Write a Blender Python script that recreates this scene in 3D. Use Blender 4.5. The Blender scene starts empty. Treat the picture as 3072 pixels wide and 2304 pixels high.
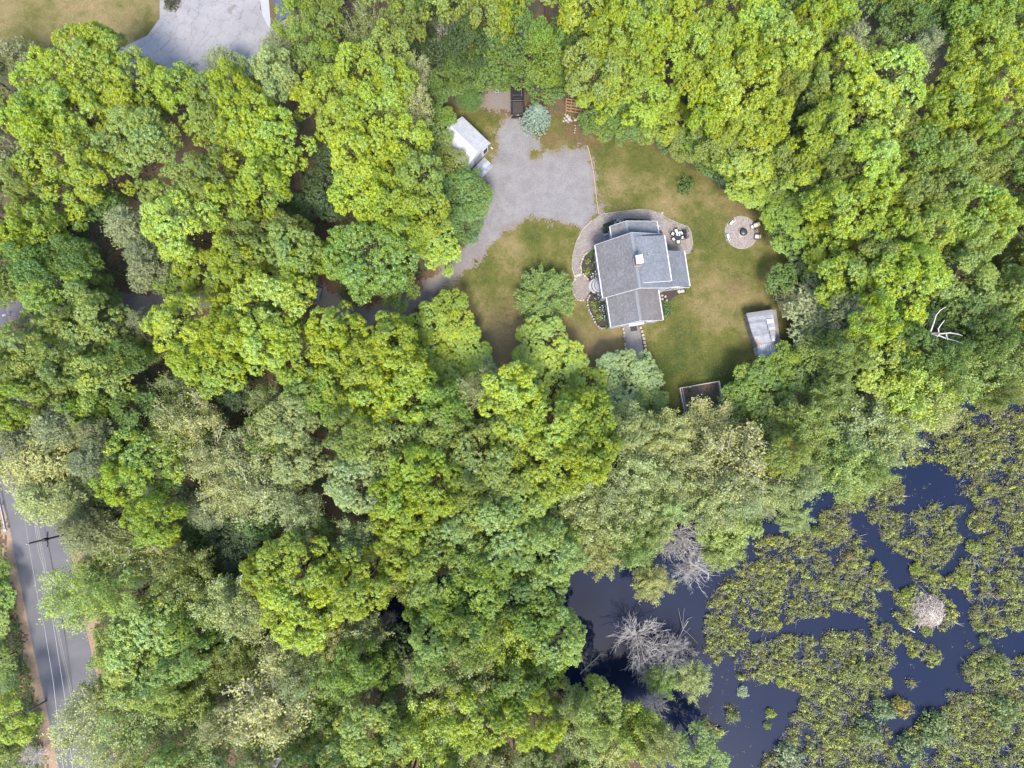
import bpy, bmesh, math, random
import numpy as np
from mathutils import Vector
from mathutils.geometry import tessellate_polygon

scene = bpy.context.scene
C = scene.collection
# ------------------------------------------------------------------ camera, sky, sun, exposure
H, F, TILT = 98.0, 2050.0, math.radians(3.4)
cam_d = bpy.data.cameras.new('camera')
cam_d.sensor_width = 36.0
cam_d.lens = 36.0 * F / 3072.0
cam_d.clip_end = 3000
cam = bpy.data.objects.new('camera', cam_d)
cam.location = (0, 0, H)
cam.rotation_euler = (TILT, 0, 0)
C.objects.link(cam)
scene.camera = cam

SUN_EL, SUN_AZ = math.radians(58), math.radians(-88)      # azimuth measured from +x towards +y
w = bpy.data.worlds.new('World')
scene.world = w
w.use_nodes = True
nt = w.node_tree
bg = nt.nodes['Background']
sky = nt.nodes.new('ShaderNodeTexSky')
sky.sky_type = 'NISHITA'
sky.sun_disc = False
sky.sun_elevation = SUN_EL
sky.sun_rotation = math.radians(90) - SUN_AZ
sky.air_density = 0.9
sky.dust_density = 1.2
sky.ozone_density = 0.5
nt.links.new(sky.outputs['Color'], bg.inputs['Color'])
bg.inputs['Strength'].default_value = 0.15
sun_d = bpy.data.lights.new('sun', 'SUN')
sun_d.energy = 1.9
sun_d.angle = math.radians(16)
sun_d.color = (1.0, 0.95, 0.86)
sun = bpy.data.objects.new('sun', sun_d)
sd = Vector((math.cos(SUN_AZ) * math.cos(SUN_EL), math.sin(SUN_AZ) * math.cos(SUN_EL), math.sin(SUN_EL)))
sun.rotation_euler = sd.to_track_quat('Z', 'Y').to_euler()
sun.location = (20, -30, 80)
C.objects.link(sun)
vs = scene.view_settings
vs.view_transform = 'Standard'
vs.look = 'None'
vs.exposure = 1.95
vs.gamma = 1.0
vs.use_curve_mapping = False
scene.cycles.max_bounces = 6
scene.cycles.diffuse_bounces = 3
scene.cycles.transparent_max_bounces = 4

# ------------------------------------------------------------------ survey helpers (photograph measure -> metres on the ground)
ct, st = math.cos(TILT), math.sin(TILT)
def at(px, py, z=0.0):
    x, y = (px - 1536) / F, (1152 - py) / F
    dy, dz = y * ct + st, y * st - ct
    t = (H - z) / -dz
    return (x * t, dy * t)
def A3(px, py, z=0.0):
    a = at(px, py, z)
    return Vector((a[0], a[1], z))
KD = 3072 / 2212.0
def D(x, y, z=0.0): return at(x * KD, y * KD, z)
def Z2(x, y, z=0.0): return at(1650 + x / 4.424, 600 + y / 4.424, z)
def Z3(x, y, z=0.0): return at(1700 + x / 5.53, 620 + y / 5.53, z)
def Z4(x, y, z=0.0): return at(1700 + x / 5.53, 820 + y / 5.53, z)
def Z1(x, y, z=0.0): return at(1300 + x / 3.687, 250 + y / 3.687, z)
MPD = H / F * KD                      # metres per display unit on the ground

# ------------------------------------------------------------------ object helpers
def link(o, parent=None):
    C.objects.link(o)
    if parent is not None: o.parent = parent
    return o
def tag(o, label=None, cat=None, group=None, kind=None):
    if label: o['label'] = label
    if cat: o['category'] = cat
    if group: o['group'] = group
    if kind: o['kind'] = kind
    return o
def thing(name, label, cat, loc=(0, 0, 0), rz=0.0, group=None):
    o = bpy.data.objects.new(name, None)
    o.location = (loc[0], loc[1], loc[2] if len(loc) > 2 else 0)
    o.rotation_euler = (0, 0, rz)
    o.empty_display_size = 0.3
    C.objects.link(o)
    return tag(o, label, cat, group)
def npmesh(name, V, Fq, mats, attrs=None, smooth=False, matidx=None):
    V = np.asarray(V, dtype=np.float32).reshape(-1, 3)
    Fq = np.asarray(Fq, dtype=np.int32)
    n, k = Fq.shape
    me = bpy.data.meshes.new(name)
    me.vertices.add(len(V)); me.vertices.foreach_set('co', V.ravel())
    me.loops.add(n * k); me.loops.foreach_set('vertex_index', Fq.ravel())
    me.polygons.add(n)
    me.polygons.foreach_set('loop_start', np.arange(0, n * k, k, dtype=np.int32))
    me.polygons.foreach_set('loop_total', np.full(n, k, dtype=np.int32))
    if matidx is not None: me.polygons.foreach_set('material_index', np.asarray(matidx, dtype=np.int32))
    for m in (mats if isinstance(mats, (list, tuple)) else [mats]): me.materials.append(m)
    if attrs:
        for an, (dom, vals) in attrs.items():
            a = me.attributes.new(an, 'FLOAT', dom)
            a.data.foreach_set('value', np.asarray(vals, dtype=np.float32))
    me.update(calc_edges=True)
    me.validate()
    if smooth: me.polygons.foreach_set('use_smooth', np.ones(n, dtype=bool))
    return me
def mobj(name, me, parent=None, loc=None):
    o = bpy.data.objects.new(name, me)
    if loc is not None: o.location = loc
    return link(o, parent)
class MB:
    """collects simple solids, builds one mesh"""
    def __init__(s): s.v = []; s.f = []; s.mi = []; s.cur = 0
    def _add(s, vs, fs):
        b = len(s.v); s.v += [tuple(v) for v in vs]
        s.f += [tuple(b + i for i in f) for f in fs]; s.mi += [s.cur] * len(fs)
    def box(s, c, d, rz=0.0, tx=0.0, ty=0.0):
        """centre, full dims, rotation, top taper"""
        cx, cy, cz = c; dx, dy, dz = [q / 2 for q in d]; co, si = math.cos(rz), math.sin(rz)
        vs = []
        for z in (-1, 1):
            fx, fy = (1 - tx, 1 - ty) if z > 0 else (1, 1)
            for x, y in ((-1, -1), (1, -1), (1, 1), (-1, 1)):
                X, Y = x * dx * fx, y * dy * fy
                vs.append((cx + X * co - Y * si, cy + X * si + Y * co, cz + z * dz))
        s._add(vs, [(0, 3, 2, 1), (4, 5, 6, 7), (0, 1, 5, 4), (1, 2, 6, 5), (2, 3, 7, 6), (3, 0, 4, 7)])
        return s
    def hexa(s, vs):
        s._add(vs, [(0, 3, 2, 1), (4, 5, 6, 7), (0, 1, 5, 4), (1, 2, 6, 5), (2, 3, 7, 6), (3, 0, 4, 7)]); return s
    def slab(s, p, t):
        """quad p (4 points, ccw from above), thickness t downwards"""
        s.hexa([(q[0], q[1], q[2] - t) for q in p] + [tuple(q) for q in p]); return s
    def bar(s, a, b, w, h=None, n=4):
        a, b = Vector(a), Vector(b); d = (b - a)
        if d.length < 1e-6: return s
        d.normalize()
        up = Vector((0, 0, 1)) if abs(d.z) < 0.95 else Vector((1, 0, 0))
        x = d.cross(up).normalized(); y = x.cross(d).normalized()
        h = h or w
        if n == 4:
            vs = [p + x * (i * w / 2) + y * (j * h / 2) for p in (a, b) for i, j in ((-1, -1), (1, -1), (1, 1), (-1, 1))]
            s._add(vs, [(0, 3, 2, 1), (4, 5, 6, 7), (0, 1, 5, 4), (1, 2, 6, 5), (2, 3, 7, 6), (3, 0, 4, 7)])
        else:
            vs = [p + x * (math.cos(2 * math.pi * k / n) * w / 2) + y * (math.sin(2 * math.pi * k / n) * h / 2) for p in (a, b) for k in range(n)]
            s._add(vs, [tuple(range(n))[::-1], tuple(range(n, 2 * n))] + [(k, (k + 1) % n, n + (k + 1) % n, n + k) for k in range(n)])
        return s
    def lathe(s, c, prof, n=16, caps=True):
        b = [(c[0] + r * math.cos(2 * math.pi * k / n), c[1] + r * math.sin(2 * math.pi * k / n), c[2] + z) for r, z in prof for k in range(n)]
        fs = [(i * n + k, i * n + (k + 1) % n, (i + 1) * n + (k + 1) % n, (i + 1) * n + k) for i in range(len(prof) - 1) for k in range(n)]
        if caps: fs += [tuple(range(n))[::-1], tuple((len(prof) - 1) * n + k for k in range(n))]
        s._add(b, fs); return s
    def prism(s, pts, z0, z1):
        n = len(pts); a = sum(pts[i][0] * pts[(i + 1) % n][1] - pts[(i + 1) % n][0] * pts[i][1] for i in range(n))
        if a < 0: pts = pts[::-1]
        b = len(s.v)
        s.v += [(p[0], p[1], z0) for p in pts] + [(p[0], p[1], z1) for p in pts]
        for t in tessellate_polygon([[Vector((p[0], p[1], 0)) for p in pts]]):
            i, j, k = t
            cr = (pts[j][0] - pts[i][0]) * (pts[k][1] - pts[i][1]) - (pts[j][1] - pts[i][1]) * (pts[k][0] - pts[i][0])
            if cr < 0: i, k = k, i
            s.f.append((b + n + i, b + n + j, b + n + k)); s.mi.append(s.cur)
        for i in range(n):
            j = (i + 1) % n; s.f.append((b + i, b + j, b + n + j, b + n + i)); s.mi.append(s.cur)
        return s
    def stone(s, c, d, rz, seed):
        r = random.Random(seed)
        n = 7; prof = [(0.92, 0), (1.0, 0.45), (0.82, 0.9), (0.45, 1.0)]
        rad = [r.uniform(0.8, 1.12) for _ in range(n)]; co, si = math.cos(rz), math.sin(rz)
        vs = []
        for pr, pz in prof:
            for k in range(n):
                a = 2 * math.pi * (k + 0.5) / n
                ex = abs(math.cos(a)) ** 0.6 * math.copysign(1, math.cos(a)); ey = abs(math.sin(a)) ** 0.6 * math.copysign(1, math.sin(a))
                X, Y = ex * d[0] / 2 * pr * rad[k], ey * d[1] / 2 * pr * rad[k]
                vs.append((c[0] + X * co - Y * si, c[1] + X * si + Y * co, c[2] + d[2] * pz * r.uniform(0.93, 1.05)))
        s._add(vs, [(i * n + k, i * n + (k + 1) % n, (i + 1) * n + (k + 1) % n, (i + 1) * n + k) for i in range(3) for k in range(n)] + [tuple(3 * n + k for k in range(n))])
        return s
    def mesh(s, name, mats, smooth=False):
        me = bpy.data.meshes.new(name)
        me.from_pydata(s.v, [], s.f)
        for m in (mats if isinstance(mats, (list, tuple)) else [mats]): me.materials.append(m)
        me.polygons.foreach_set('material_index', s.mi)
        if smooth: me.polygons.foreach_set('use_smooth', [True] * len(s.f))
        me.update()
        return me
    def build(s, name, mats, parent=None, smooth=False, bevel=0.0):
        o = mobj(name, s.mesh(name, mats, smooth), parent)
        if bevel:
            m = o.modifiers.new('bevel', 'BEVEL'); m.width = bevel; m.segments = 2; m.limit_method = 'ANGLE'
        return o

# ------------------------------------------------------------------ materials
def newmat(name):
    m = bpy.data.materials.new(name); m.use_nodes = True
    return m, m.node_tree, m.node_tree.nodes['Principled BSDF']
def N(nt, t, **kw):
    n = nt.nodes.new(t)
    for k, v in kw.items():
        if k in n.inputs: n.inputs[k].default_value = v
        else: setattr(n, k, v)
    return n
def noise(nt, vec, scale, detail=4, rough=0.6, dist=0.0):
    n = nt.nodes.new('ShaderNodeTexNoise'); n.inputs['Scale'].default_value = scale
    n.inputs['Detail'].default_value = detail; n.inputs['Roughness'].default_value = rough; n.inputs['Distortion'].default_value = dist
    nt.links.new(vec, n.inputs['Vector']); return n.outputs['Fac']
def ramp(nt, fac, stops):
    r = nt.nodes.new('ShaderNodeValToRGB'); el = r.color_ramp.elements
    while len(el) < len(stops): el.new(0.5)
    for e, (p, c) in zip(el, stops): e.position = p; e.color = (*c, 1)
    nt.links.new(fac, r.inputs['Fac']); return r.outputs['Color']
def mix(nt, fac, a, b, blend='MIX'):
    m = nt.nodes.new('ShaderNodeMix'); m.data_type = 'RGBA'; m.blend_type = blend
    for s, v in ((0, fac), (6, a), (7, b)):
        if hasattr(v, 'default_value') or hasattr(v, 'is_output'): nt.links.new(v, m.inputs[s])
        else: m.inputs[s].default_value = v if s == 0 else (*v, 1)
    return m.outputs[2]
def maths(nt, op, a, b=0.0, clamp=False):
    m = nt.nodes.new('ShaderNodeMath'); m.operation = op; m.use_clamp = clamp
    for i, v in ((0, a), (1, b)):
        if hasattr(v, 'is_output'): nt.links.new(v, m.inputs[i])
        else: m.inputs[i].default_value = v
    return m.outputs[0]
def pos(nt): return nt.nodes.new('ShaderNodeNewGeometry').outputs['Position']
def objc(nt): return nt.nodes.new('ShaderNodeTexCoord').outputs['Object']
def attr(nt, name):
    a = nt.nodes.new('ShaderNodeAttribute'); a.attribute_name = name; return a.outputs['Fac']
def bump(nt, bs, fac, strength, dist):
    b = nt.nodes.new('ShaderNodeBump'); b.inputs['Strength'].default_value = strength; b.inputs['Distance'].default_value = dist
    nt.links.new(fac, b.inputs['Height']); nt.links.new(b.outputs['Normal'], bs.inputs['Normal'])
def mat(name, c1, c2=None, scale=3.0, rough=0.7, metal=0.0, bscale=0, bstr=0.3, bdist=0.02, world=False, spec=0.5, detail=5, rand=0.0):
    m, nt, bs = newmat(name)
    c2 = c2 or tuple(x * 0.75 for x in c1)
    v = pos(nt) if world else objc(nt)
    col = ramp(nt, noise(nt, v, scale, detail, 0.65), [(0.3, c1), (0.7, c2)])
    if rand:
        oi = nt.nodes.new('ShaderNodeObjectInfo')
        hv = N(nt, 'ShaderNodeHueSaturation'); nt.links.new(maths(nt, 'ADD', maths(nt, 'MULTIPLY', oi.outputs['Random'], rand), 1 - rand / 2), hv.inputs['Value'])
        nt.links.new(col, hv.inputs['Color']); col = hv.outputs['Color']
    nt.links.new(col, bs.inputs['Base Color'])
    bs.inputs['Roughness'].default_value = rough; bs.inputs['Metallic'].default_value = metal
    bs.inputs['Specular IOR Level'].default_value = spec
    if bscale: bump(nt, bs, noise(nt, v, bscale, 3, 0.6), bstr, bdist)
    return m

def leaf_mat(name, translucent=0.35, vary=0.38, desat=0.0):
    m = bpy.data.materials.new(name); m.use_nodes = True
    nt = m.node_tree; nt.nodes.clear()
    out = nt.nodes.new('ShaderNodeOutputMaterial')
    oi = nt.nodes.new('ShaderNodeObjectInfo')
    lv = attr(nt, 'lv'); tv = attr(nt, 'tv')
    hs = nt.nodes.new('ShaderNodeHueSaturation')
    nt.links.new(oi.outputs['Color'], hs.inputs['Color'])
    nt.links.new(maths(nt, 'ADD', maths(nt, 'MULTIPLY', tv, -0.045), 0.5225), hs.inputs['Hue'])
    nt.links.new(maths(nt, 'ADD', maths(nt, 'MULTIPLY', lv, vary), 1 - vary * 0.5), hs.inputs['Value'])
    nt.links.new(maths(nt, 'ADD', maths(nt, 'MULTIPLY', tv, 0.25), 0.85), hs.inputs['Saturation'])
    d = nt.nodes.new('ShaderNodeBsdfDiffuse'); t = nt.nodes.new('ShaderNodeBsdfTranslucent')
    g = nt.nodes.new('ShaderNodeBsdfGlossy'); g.inputs['Roughness'].default_value = 0.5; g.inputs['Color'].default_value = (1, 1, 1, 1)
    nt.links.new(hs.outputs['Color'], d.inputs['Color'])
    nt.links.new(mix(nt, 0.35, hs.outputs['Color'], (0.35, 0.42, 0.02)), t.inputs['Color'])
    m1 = nt.nodes.new('ShaderNodeMixShader'); m1.inputs[0].default_value = translucent
    nt.links.new(d.outputs[0], m1.inputs[1]); nt.links.new(t.outputs[0], m1.inputs[2])
    m2 = nt.nodes.new('ShaderNodeMixShader'); m2.inputs[0].default_value = 0.035
    nt.links.new(m1.outputs[0], m2.inputs[1]); nt.links.new(g.outputs[0], m2.inputs[2])
    nt.links.new(m2.outputs[0], out.inputs['Surface'])
    return m
M = {}
M['leaf'] = leaf_mat('leaf')
M['needle'] = leaf_mat('needle', 0.15, 0.45)
M['bark'] = mat('bark', (0.16, 0.125, 0.095), (0.09, 0.07, 0.055), 6, 0.9, bscale=20)
M['palebark'] = mat('pale_bark', (0.55, 0.51, 0.42), (0.38, 0.35, 0.28), 5, 0.85)
M['greybark'] = mat('grey_bark', (0.42, 0.39, 0.36), (0.27, 0.245, 0.22), 4, 0.85)

def ground_mat():
    m, nt, bs = newmat('forest_floor'); p = pos(nt)
    c = ramp(nt, noise(nt, p, 0.35, 5, 0.6), [(0.35, (0.075, 0.045, 0.028)), (0.5, (0.12, 0.075, 0.045)), (0.66, (0.055, 0.07, 0.025))])
    c = mix(nt, 0.75, c, ramp(nt, noise(nt, p, 7, 4, 0.8), [(0.3, (0.35, 0.35, 0.35)), (0.75, (1.5, 1.4, 1.3))]), 'MULTIPLY')
    nt.links.new(c, bs.inputs['Base Color']); bs.inputs['Roughness'].default_value = 0.95
    bump(nt, bs, noise(nt, p, 6, 4, 0.7), 0.8, 0.1); return m
M['floor'] = ground_mat()
def lawn_mat(name, dry, green, dark):
    m, nt, bs = newmat(name); p = pos(nt)
    f = maths(nt, 'ADD', maths(nt, 'MULTIPLY', noise(nt, p, 0.17, 4, 0.6, 0.6), 0.5), maths(nt, 'MULTIPLY', noise(nt, p, 0.7, 5, 0.7, 0.5), 0.5))
    f = maths(nt, 'ADD', maths(nt, 'MULTIPLY', maths(nt, 'SUBTRACT', f, 0.5), 1.9), attr(nt, 'dry'), True)
    c = ramp(nt, f, [(0.05, dark), (0.38, green), (0.62, tuple((a + b) / 2 for a, b in zip(green, dry))), (0.95, dry)])
    c = mix(nt, maths(nt, 'MULTIPLY', attr(nt, 'litter'), maths(nt, 'ADD', noise(nt, p, 1.5, 5, 0.7), 0.3), True), c, (0.12, 0.072, 0.045))
    c = mix(nt, 0.85, c, ramp(nt, noise(nt, p, 3.2, 8, 0.95), [(0.3, (0.42, 0.42, 0.38)), (0.72, (1.5, 1.5, 1.45))]), 'MULTIPLY')
    c = mix(nt, maths(nt, 'MULTIPLY', maths(nt, 'GREATER_THAN', noise(nt, p, 3.1, 2, 0.5), 0.70), 0.6), c, dark)
    nt.links.new(c, bs.inputs['Base Color']); bs.inputs['Roughness'].default_value = 0.95; bs.inputs['Specular IOR Level'].default_value = 0.15
    bump(nt, bs, noise(nt, p, 8, 4, 0.8), 0.7, 0.06); return m
M['lawn'] = lawn_mat('lawn', (0.205, 0.152, 0.078), (0.088, 0.088, 0.022), (0.046, 0.060, 0.014))
def gravel_mat():
    m, nt, bs = newmat('gravel'); p = pos(nt)
    c = ramp(nt, noise(nt, p, 0.5, 5, 0.65, 0.4), [(0.3, (0.160, 0.148, 0.144)), (0.55, (0.196, 0.187, 0.187)), (0.7, (0.215, 0.210, 0.213))])
    c = mix(nt, maths(nt, 'MULTIPLY', maths(nt, 'GREATER_THAN', noise(nt, p, 1.6, 5, 0.75), 0.60), 0.28), c, (0.15, 0.125, 0.10))
    c = mix(nt, attr(nt, 'worn'), c, (0.17, 0.145, 0.135))
    c = mix(nt, attr(nt, 'soil'), c, (0.175, 0.135, 0.10))
    v = N(nt, 'ShaderNodeTexVoronoi', Scale=11.0); nt.links.new(p, v.inputs['Vector'])
    c = mix(nt, 0.8, c, ramp(nt, v.outputs['Distance'], [(0.1, (1.18, 1.17, 1.17)), (0.75, (0.62, 0.6, 0.6))]), 'MULTIPLY')
    c = mix(nt, 0.7, c, ramp(nt, noise(nt, p, 9, 4, 0.8), [(0.3, (0.75, 0.74, 0.72)), (0.7, (1.2, 1.2, 1.22))]), 'MULTIPLY')
    nt.links.new(c, bs.inputs['Base Color']); bs.inputs['Roughness'].default_value = 0.9
    bump(nt, bs, noise(nt, p, 12, 3, 0.8), 0.6, 0.04); return m
M['gravel'] = gravel_mat()
def asphalt_mat(name, a, b, cracks, stain):
    m, nt, bs = newmat(name); p = pos(nt)
    c = ramp(nt, noise(nt, p, 0.25, 4, 0.6, 0.5), [(0.3, a), (0.7, b)])
    if cracks:
        n2 = maths(nt, 'MULTIPLY', noise(nt, p, 0.6, 5, 0.7), 4.0)
        vm = nt.nodes.new('ShaderNodeVectorMath'); vm.operation = 'ADD'
        cb = nt.nodes.new('ShaderNodeCombineXYZ'); nt.links.new(n2, cb.inputs[0]); nt.links.new(n2, cb.inputs[1])
        nt.links.new(p, vm.inputs[0]); nt.links.new(cb.outputs[0], vm.inputs[1])
        v = N(nt, 'ShaderNodeTexVoronoi', Scale=0.5); v.feature = 'DISTANCE_TO_EDGE'; nt.links.new(vm.outputs[0], v.inputs['Vector'])
        c = mix(nt, maths(nt, 'MULTIPLY', maths(nt, 'LESS_THAN', v.outputs['Distance'], 0.020), 0.5), c, stain)
        c = mix(nt, maths(nt, 'MULTIPLY', maths(nt, 'GREATER_THAN', noise(nt, p, 0.9, 6, 0.8), 0.58), 0.22), c, stain)
    c = mix(nt, 0.6, c, ramp(nt, noise(nt, p, 14, 3, 0.8), [(0.3, (0.75, 0.75, 0.75)), (0.7, (1.2, 1.2, 1.2))]), 'MULTIPLY')
    nt.links.new(c, bs.inputs['Base Color']); bs.inputs['Roughness'].default_value = 0.85
    bump(nt, bs, noise(nt, p, 15, 3, 0.8), 0.3, 0.02); return m
M['road'] = asphalt_mat('road_asphalt', (0.078, 0.075, 0.082), (0.105, 0.098, 0.102), False, (0.1, 0.1, 0.1))
M['oldasphalt'] = asphalt_mat('old_asphalt', (0.185, 0.178, 0.185), (0.235, 0.222, 0.22), True, (0.085, 0.065, 0.05))
def water_mat():
    m, nt, bs = newmat('pond_water'); p = pos(nt)
    c = ramp(nt, noise(nt, p, 0.08, 2, 0.5), [(0.35, (0.005, 0.009, 0.026)), (0.7, (0.008, 0.011, 0.025))])
    nt.links.new(c, bs.inputs['Base Color'])
    bs.inputs['Roughness'].default_value = 0.03; bs.inputs['IOR'].default_value = 1.33; bs.inputs['Specular IOR Level'].default_value = 0.5
    bump(nt, bs, noise(nt, p, 2.5, 3, 0.6), 0.05, 0.02); return m
M['water'] = water_mat()
def shingle_mat(name, a, b):
    m, nt, bs = newmat(name); o = objc(nt)
    bk = N(nt, 'ShaderNodeTexBrick', Scale=1.0); bk.inputs['Brick Width'].default_value = 0.32; bk.inputs['Row Height'].default_value = 0.15
    bk.inputs['Mortar Size'].default_value = 0.008; bk.inputs['Bias'].default_value = 0.0
    bk.inputs['Color1'].default_value = (*a, 1); bk.inputs['Color2'].default_value = (*b, 1); bk.inputs['Mortar'].default_value = (*[x * 0.62 for x in a], 1)
    mp = N(nt, 'ShaderNodeMapping'); mp.inputs['Rotation'].default_value = (0, 0, math.radians(90))
    nt.links.new(o, mp.inputs['Vector']); nt.links.new(mp.outputs[0], bk.inputs['Vector'])
    c = mix(nt, 0.85, bk.outputs['Color'], ramp(nt, noise(nt, o, 3.4, 5, 0.85), [(0.32, (0.6, 0.59, 0.58)), (0.70, (1.4, 1.41, 1.44))]), 'MULTIPLY')
    c = mix(nt, 0.6, c, ramp(nt, noise(nt, o, 0.5, 3, 0.6), [(0.3, (0.80, 0.79, 0.77)), (0.7, (1.14, 1.14, 1.16))]), 'MULTIPLY')
    nt.links.new(c, bs.inputs['Base Color']); bs.inputs['Roughness'].default_value = 0.85
    bump(nt, bs, noise(nt, o, 9, 3, 0.8), 0.4, 0.02); return m
M['shingle'] = shingle_mat('grey_shingle', (0.120, 0.115, 0.118), (0.160, 0.155, 0.157))
M['shinglebrown'] = shingle_mat('weathered_shingle', (0.135, 0.122, 0.115), (0.165, 0.15, 0.14))
M['shingleblue'] = shingle_mat('slate_blue_shingle', (0.055, 0.065, 0.12), (0.075, 0.085, 0.15))
M['white'] = mat('white_paint', (0.46, 0.46, 0.47), (0.38, 0.38, 0.395), 2, 0.5)
M['siding'] = mat('pale_siding', (0.34, 0.35, 0.37), (0.29, 0.30, 0.32), 3, 0.6)
M['glass'] = mat('dark_glass', (0.02, 0.025, 0.035), (0.03, 0.035, 0.045), 2, 0.08)
M['brick'] = mat('chimney_brick', (0.26, 0.13, 0.09), (0.19, 0.09, 0.065), 6, 0.9)
M['cap'] = mat('chimney_cap', (0.85, 0.85, 0.86), (0.78, 0.78, 0.8), 2, 0.4)
M['ridgecap'] = mat('ridge_cap', (0.20, 0.205, 0.215), (0.16, 0.165, 0.172), 5, 0.85)
M['deck'] = mat('deck_board', (0.22, 0.21, 0.22), (0.16, 0.15, 0.155), 5, 0.8, rand=0.25)
M['concrete'] = mat('concrete', (0.30, 0.30, 0.31), (0.24, 0.24, 0.25), 3, 0.85, bscale=10)
M['stone'] = mat('field_stone', (0.30, 0.27, 0.23), (0.20, 0.175, 0.155), 4, 0.9, bscale=9, bstr=0.5, rand=0.6)
M['palestone'] = mat('pale_stone', (0.38, 0.34, 0.28), (0.26, 0.23, 0.20), 4, 0.9, bscale=9, bstr=0.5, rand=0.4)
M['flag'] = mat('flagstone', (0.34, 0.30, 0.25), (0.24, 0.22, 0.19), 4, 0.9, bscale=9, rand=0.3)
M['mulch'] = mat('dark_mulch', (0.028, 0.02, 0.018), (0.05, 0.036, 0.030), 8, 0.95, bscale=12, bstr=0.8, bdist=0.05, world=True)
M['soil'] = mat('garden_soil', (0.150, 0.098, 0.070), (0.090, 0.060, 0.045), 5, 0.95, bscale=7, bstr=0.8, bdist=0.06, world=True)
def paver_mat(name, a, b):
    m, nt, bs = newmat(name)
    c = ramp(nt, attr(nt, 'lv'), [(0.0, a), (1.0, b)])
    c = mix(nt, 0.6, c, ramp(nt, noise(nt, pos(nt), 1.2, 5, 0.7), [(0.3, (0.8, 0.78, 0.76)), (0.7, (1.15, 1.15, 1.15))]), 'MULTIPLY')
    nt.links.new(c, bs.inputs['Base Color']); bs.inputs['Roughness'].default_value = 0.85; return m
M['paver'] = paver_mat('paver', (0.22, 0.185, 0.168), (0.33, 0.285, 0.26))
M['joint'] = mat('joint_sand', (0.13, 0.11, 0.10), (0.10, 0.085, 0.075), 5, 0.95, world=True)
M['galv'] = mat('galvanised_sheet', (0.27, 0.275, 0.30), (0.16, 0.165, 0.19), 1.6, 0.6, 0.0, rand=0.5)
M['galvlight'] = mat('pale_sheet', (0.38, 0.38, 0.40), (0.26, 0.26, 0.28), 1.6, 0.6, 0.0, rand=0.3)
M['whitemetal'] = mat('white_roof_sheet', (0.42, 0.42, 0.44), (0.32, 0.32, 0.34), 1.3, 0.45, rand=0.06)
M['rust'] = mat('rusty_sheet', (0.26, 0.11, 0.06), (0.36, 0.22, 0.16), 3, 0.85)
M['greywood'] = mat('weathered_wood', (0.24, 0.22, 0.21), (0.16, 0.145, 0.14), 5, 0.9, rand=0.4)
M['palewood'] = mat('pale_wood', (0.50, 0.46, 0.42), (0.36, 0.33, 0.30), 5, 0.85, rand=0.3)
M['tanwood'] = mat('tan_edging', (0.33, 0.25, 0.16), (0.24, 0.18, 0.12), 5, 0.9)
M['cedar'] = mat('cedar', (0.42, 0.24, 0.13), (0.32, 0.18, 0.10), 5, 0.8)
M['black'] = mat('black_paint', (0.018, 0.018, 0.021), (0.025, 0.025, 0.03), 2, 0.3)
M['rubber'] = mat('rubber', (0.02, 0.02, 0.02), None, 3, 0.9)
M['liner'] = mat('bed_liner', (0.045, 0.036, 0.036), (0.03, 0.025, 0.025), 4, 0.8)
M['carpaint'] = mat('grey_car_paint', (0.20, 0.22, 0.25), (0.17, 0.19, 0.22), 1, 0.3, 0.4)
M['chrome'] = mat('chrome', (0.6, 0.6, 0.62), None, 2, 0.2, 0.9)
M['cushion'] = mat('pale_green_cushion', (0.56, 0.60, 0.42), (0.48, 0.52, 0.36), 4, 0.9, rand=0.15)
M['beige'] = mat('beige_cushion', (0.50, 0.42, 0.33), (0.42, 0.35, 0.28), 4, 0.9, rand=0.15)
M['wicker'] = mat('brown_wicker', (0.10, 0.075, 0.06), (0.06, 0.045, 0.04), 14, 0.85, bscale=30)
M['darkmetal'] = mat('dark_metal', (0.035, 0.035, 0.04), None, 3, 0.5, 0.5)
M['firemesh'] = mat('fire_mesh', (0.06, 0.06, 0.068), (0.09, 0.09, 0.1), 8, 0.5, 0.6)
M['terracotta'] = mat('rust_shrub', (0.16, 0.05, 0.03), (0.10, 0.035, 0.02), 5, 0.9)
M['bluepot'] = mat('blue_glaze', (0.03, 0.035, 0.25), (0.02, 0.02, 0.16), 3, 0.25)
M['tablecloth'] = mat('pale_cloth', (0.55, 0.55, 0.66), (0.42, 0.42, 0.58), 5, 0.8)
M['orange'] = mat('orange_plastic', (0.62, 0.25, 0.03), None, 3, 0.4)
M['line'] = mat('worn_road_line', (0.20, 0.185, 0.15), (0.13, 0.12, 0.115), 2, 0.8, world=True)
M['wire'] = mat('aluminium_cable', (0.42, 0.42, 0.44), None, 3, 0.4, 0.3)
M['snag'] = mat('bleached_wood', (0.60, 0.55, 0.50), (0.40, 0.36, 0.33), 3, 0.85)
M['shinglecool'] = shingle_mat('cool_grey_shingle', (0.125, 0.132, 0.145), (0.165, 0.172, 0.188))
M['stick'] = mat('bleached_stick', (0.42, 0.37, 0.32), (0.24, 0.19, 0.15), 2, 0.9, rand=0.5)
M['flower'] = mat('white_petal', (0.72, 0.70, 0.74), (0.6, 0.58, 0.66), 3, 0.8)

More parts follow.
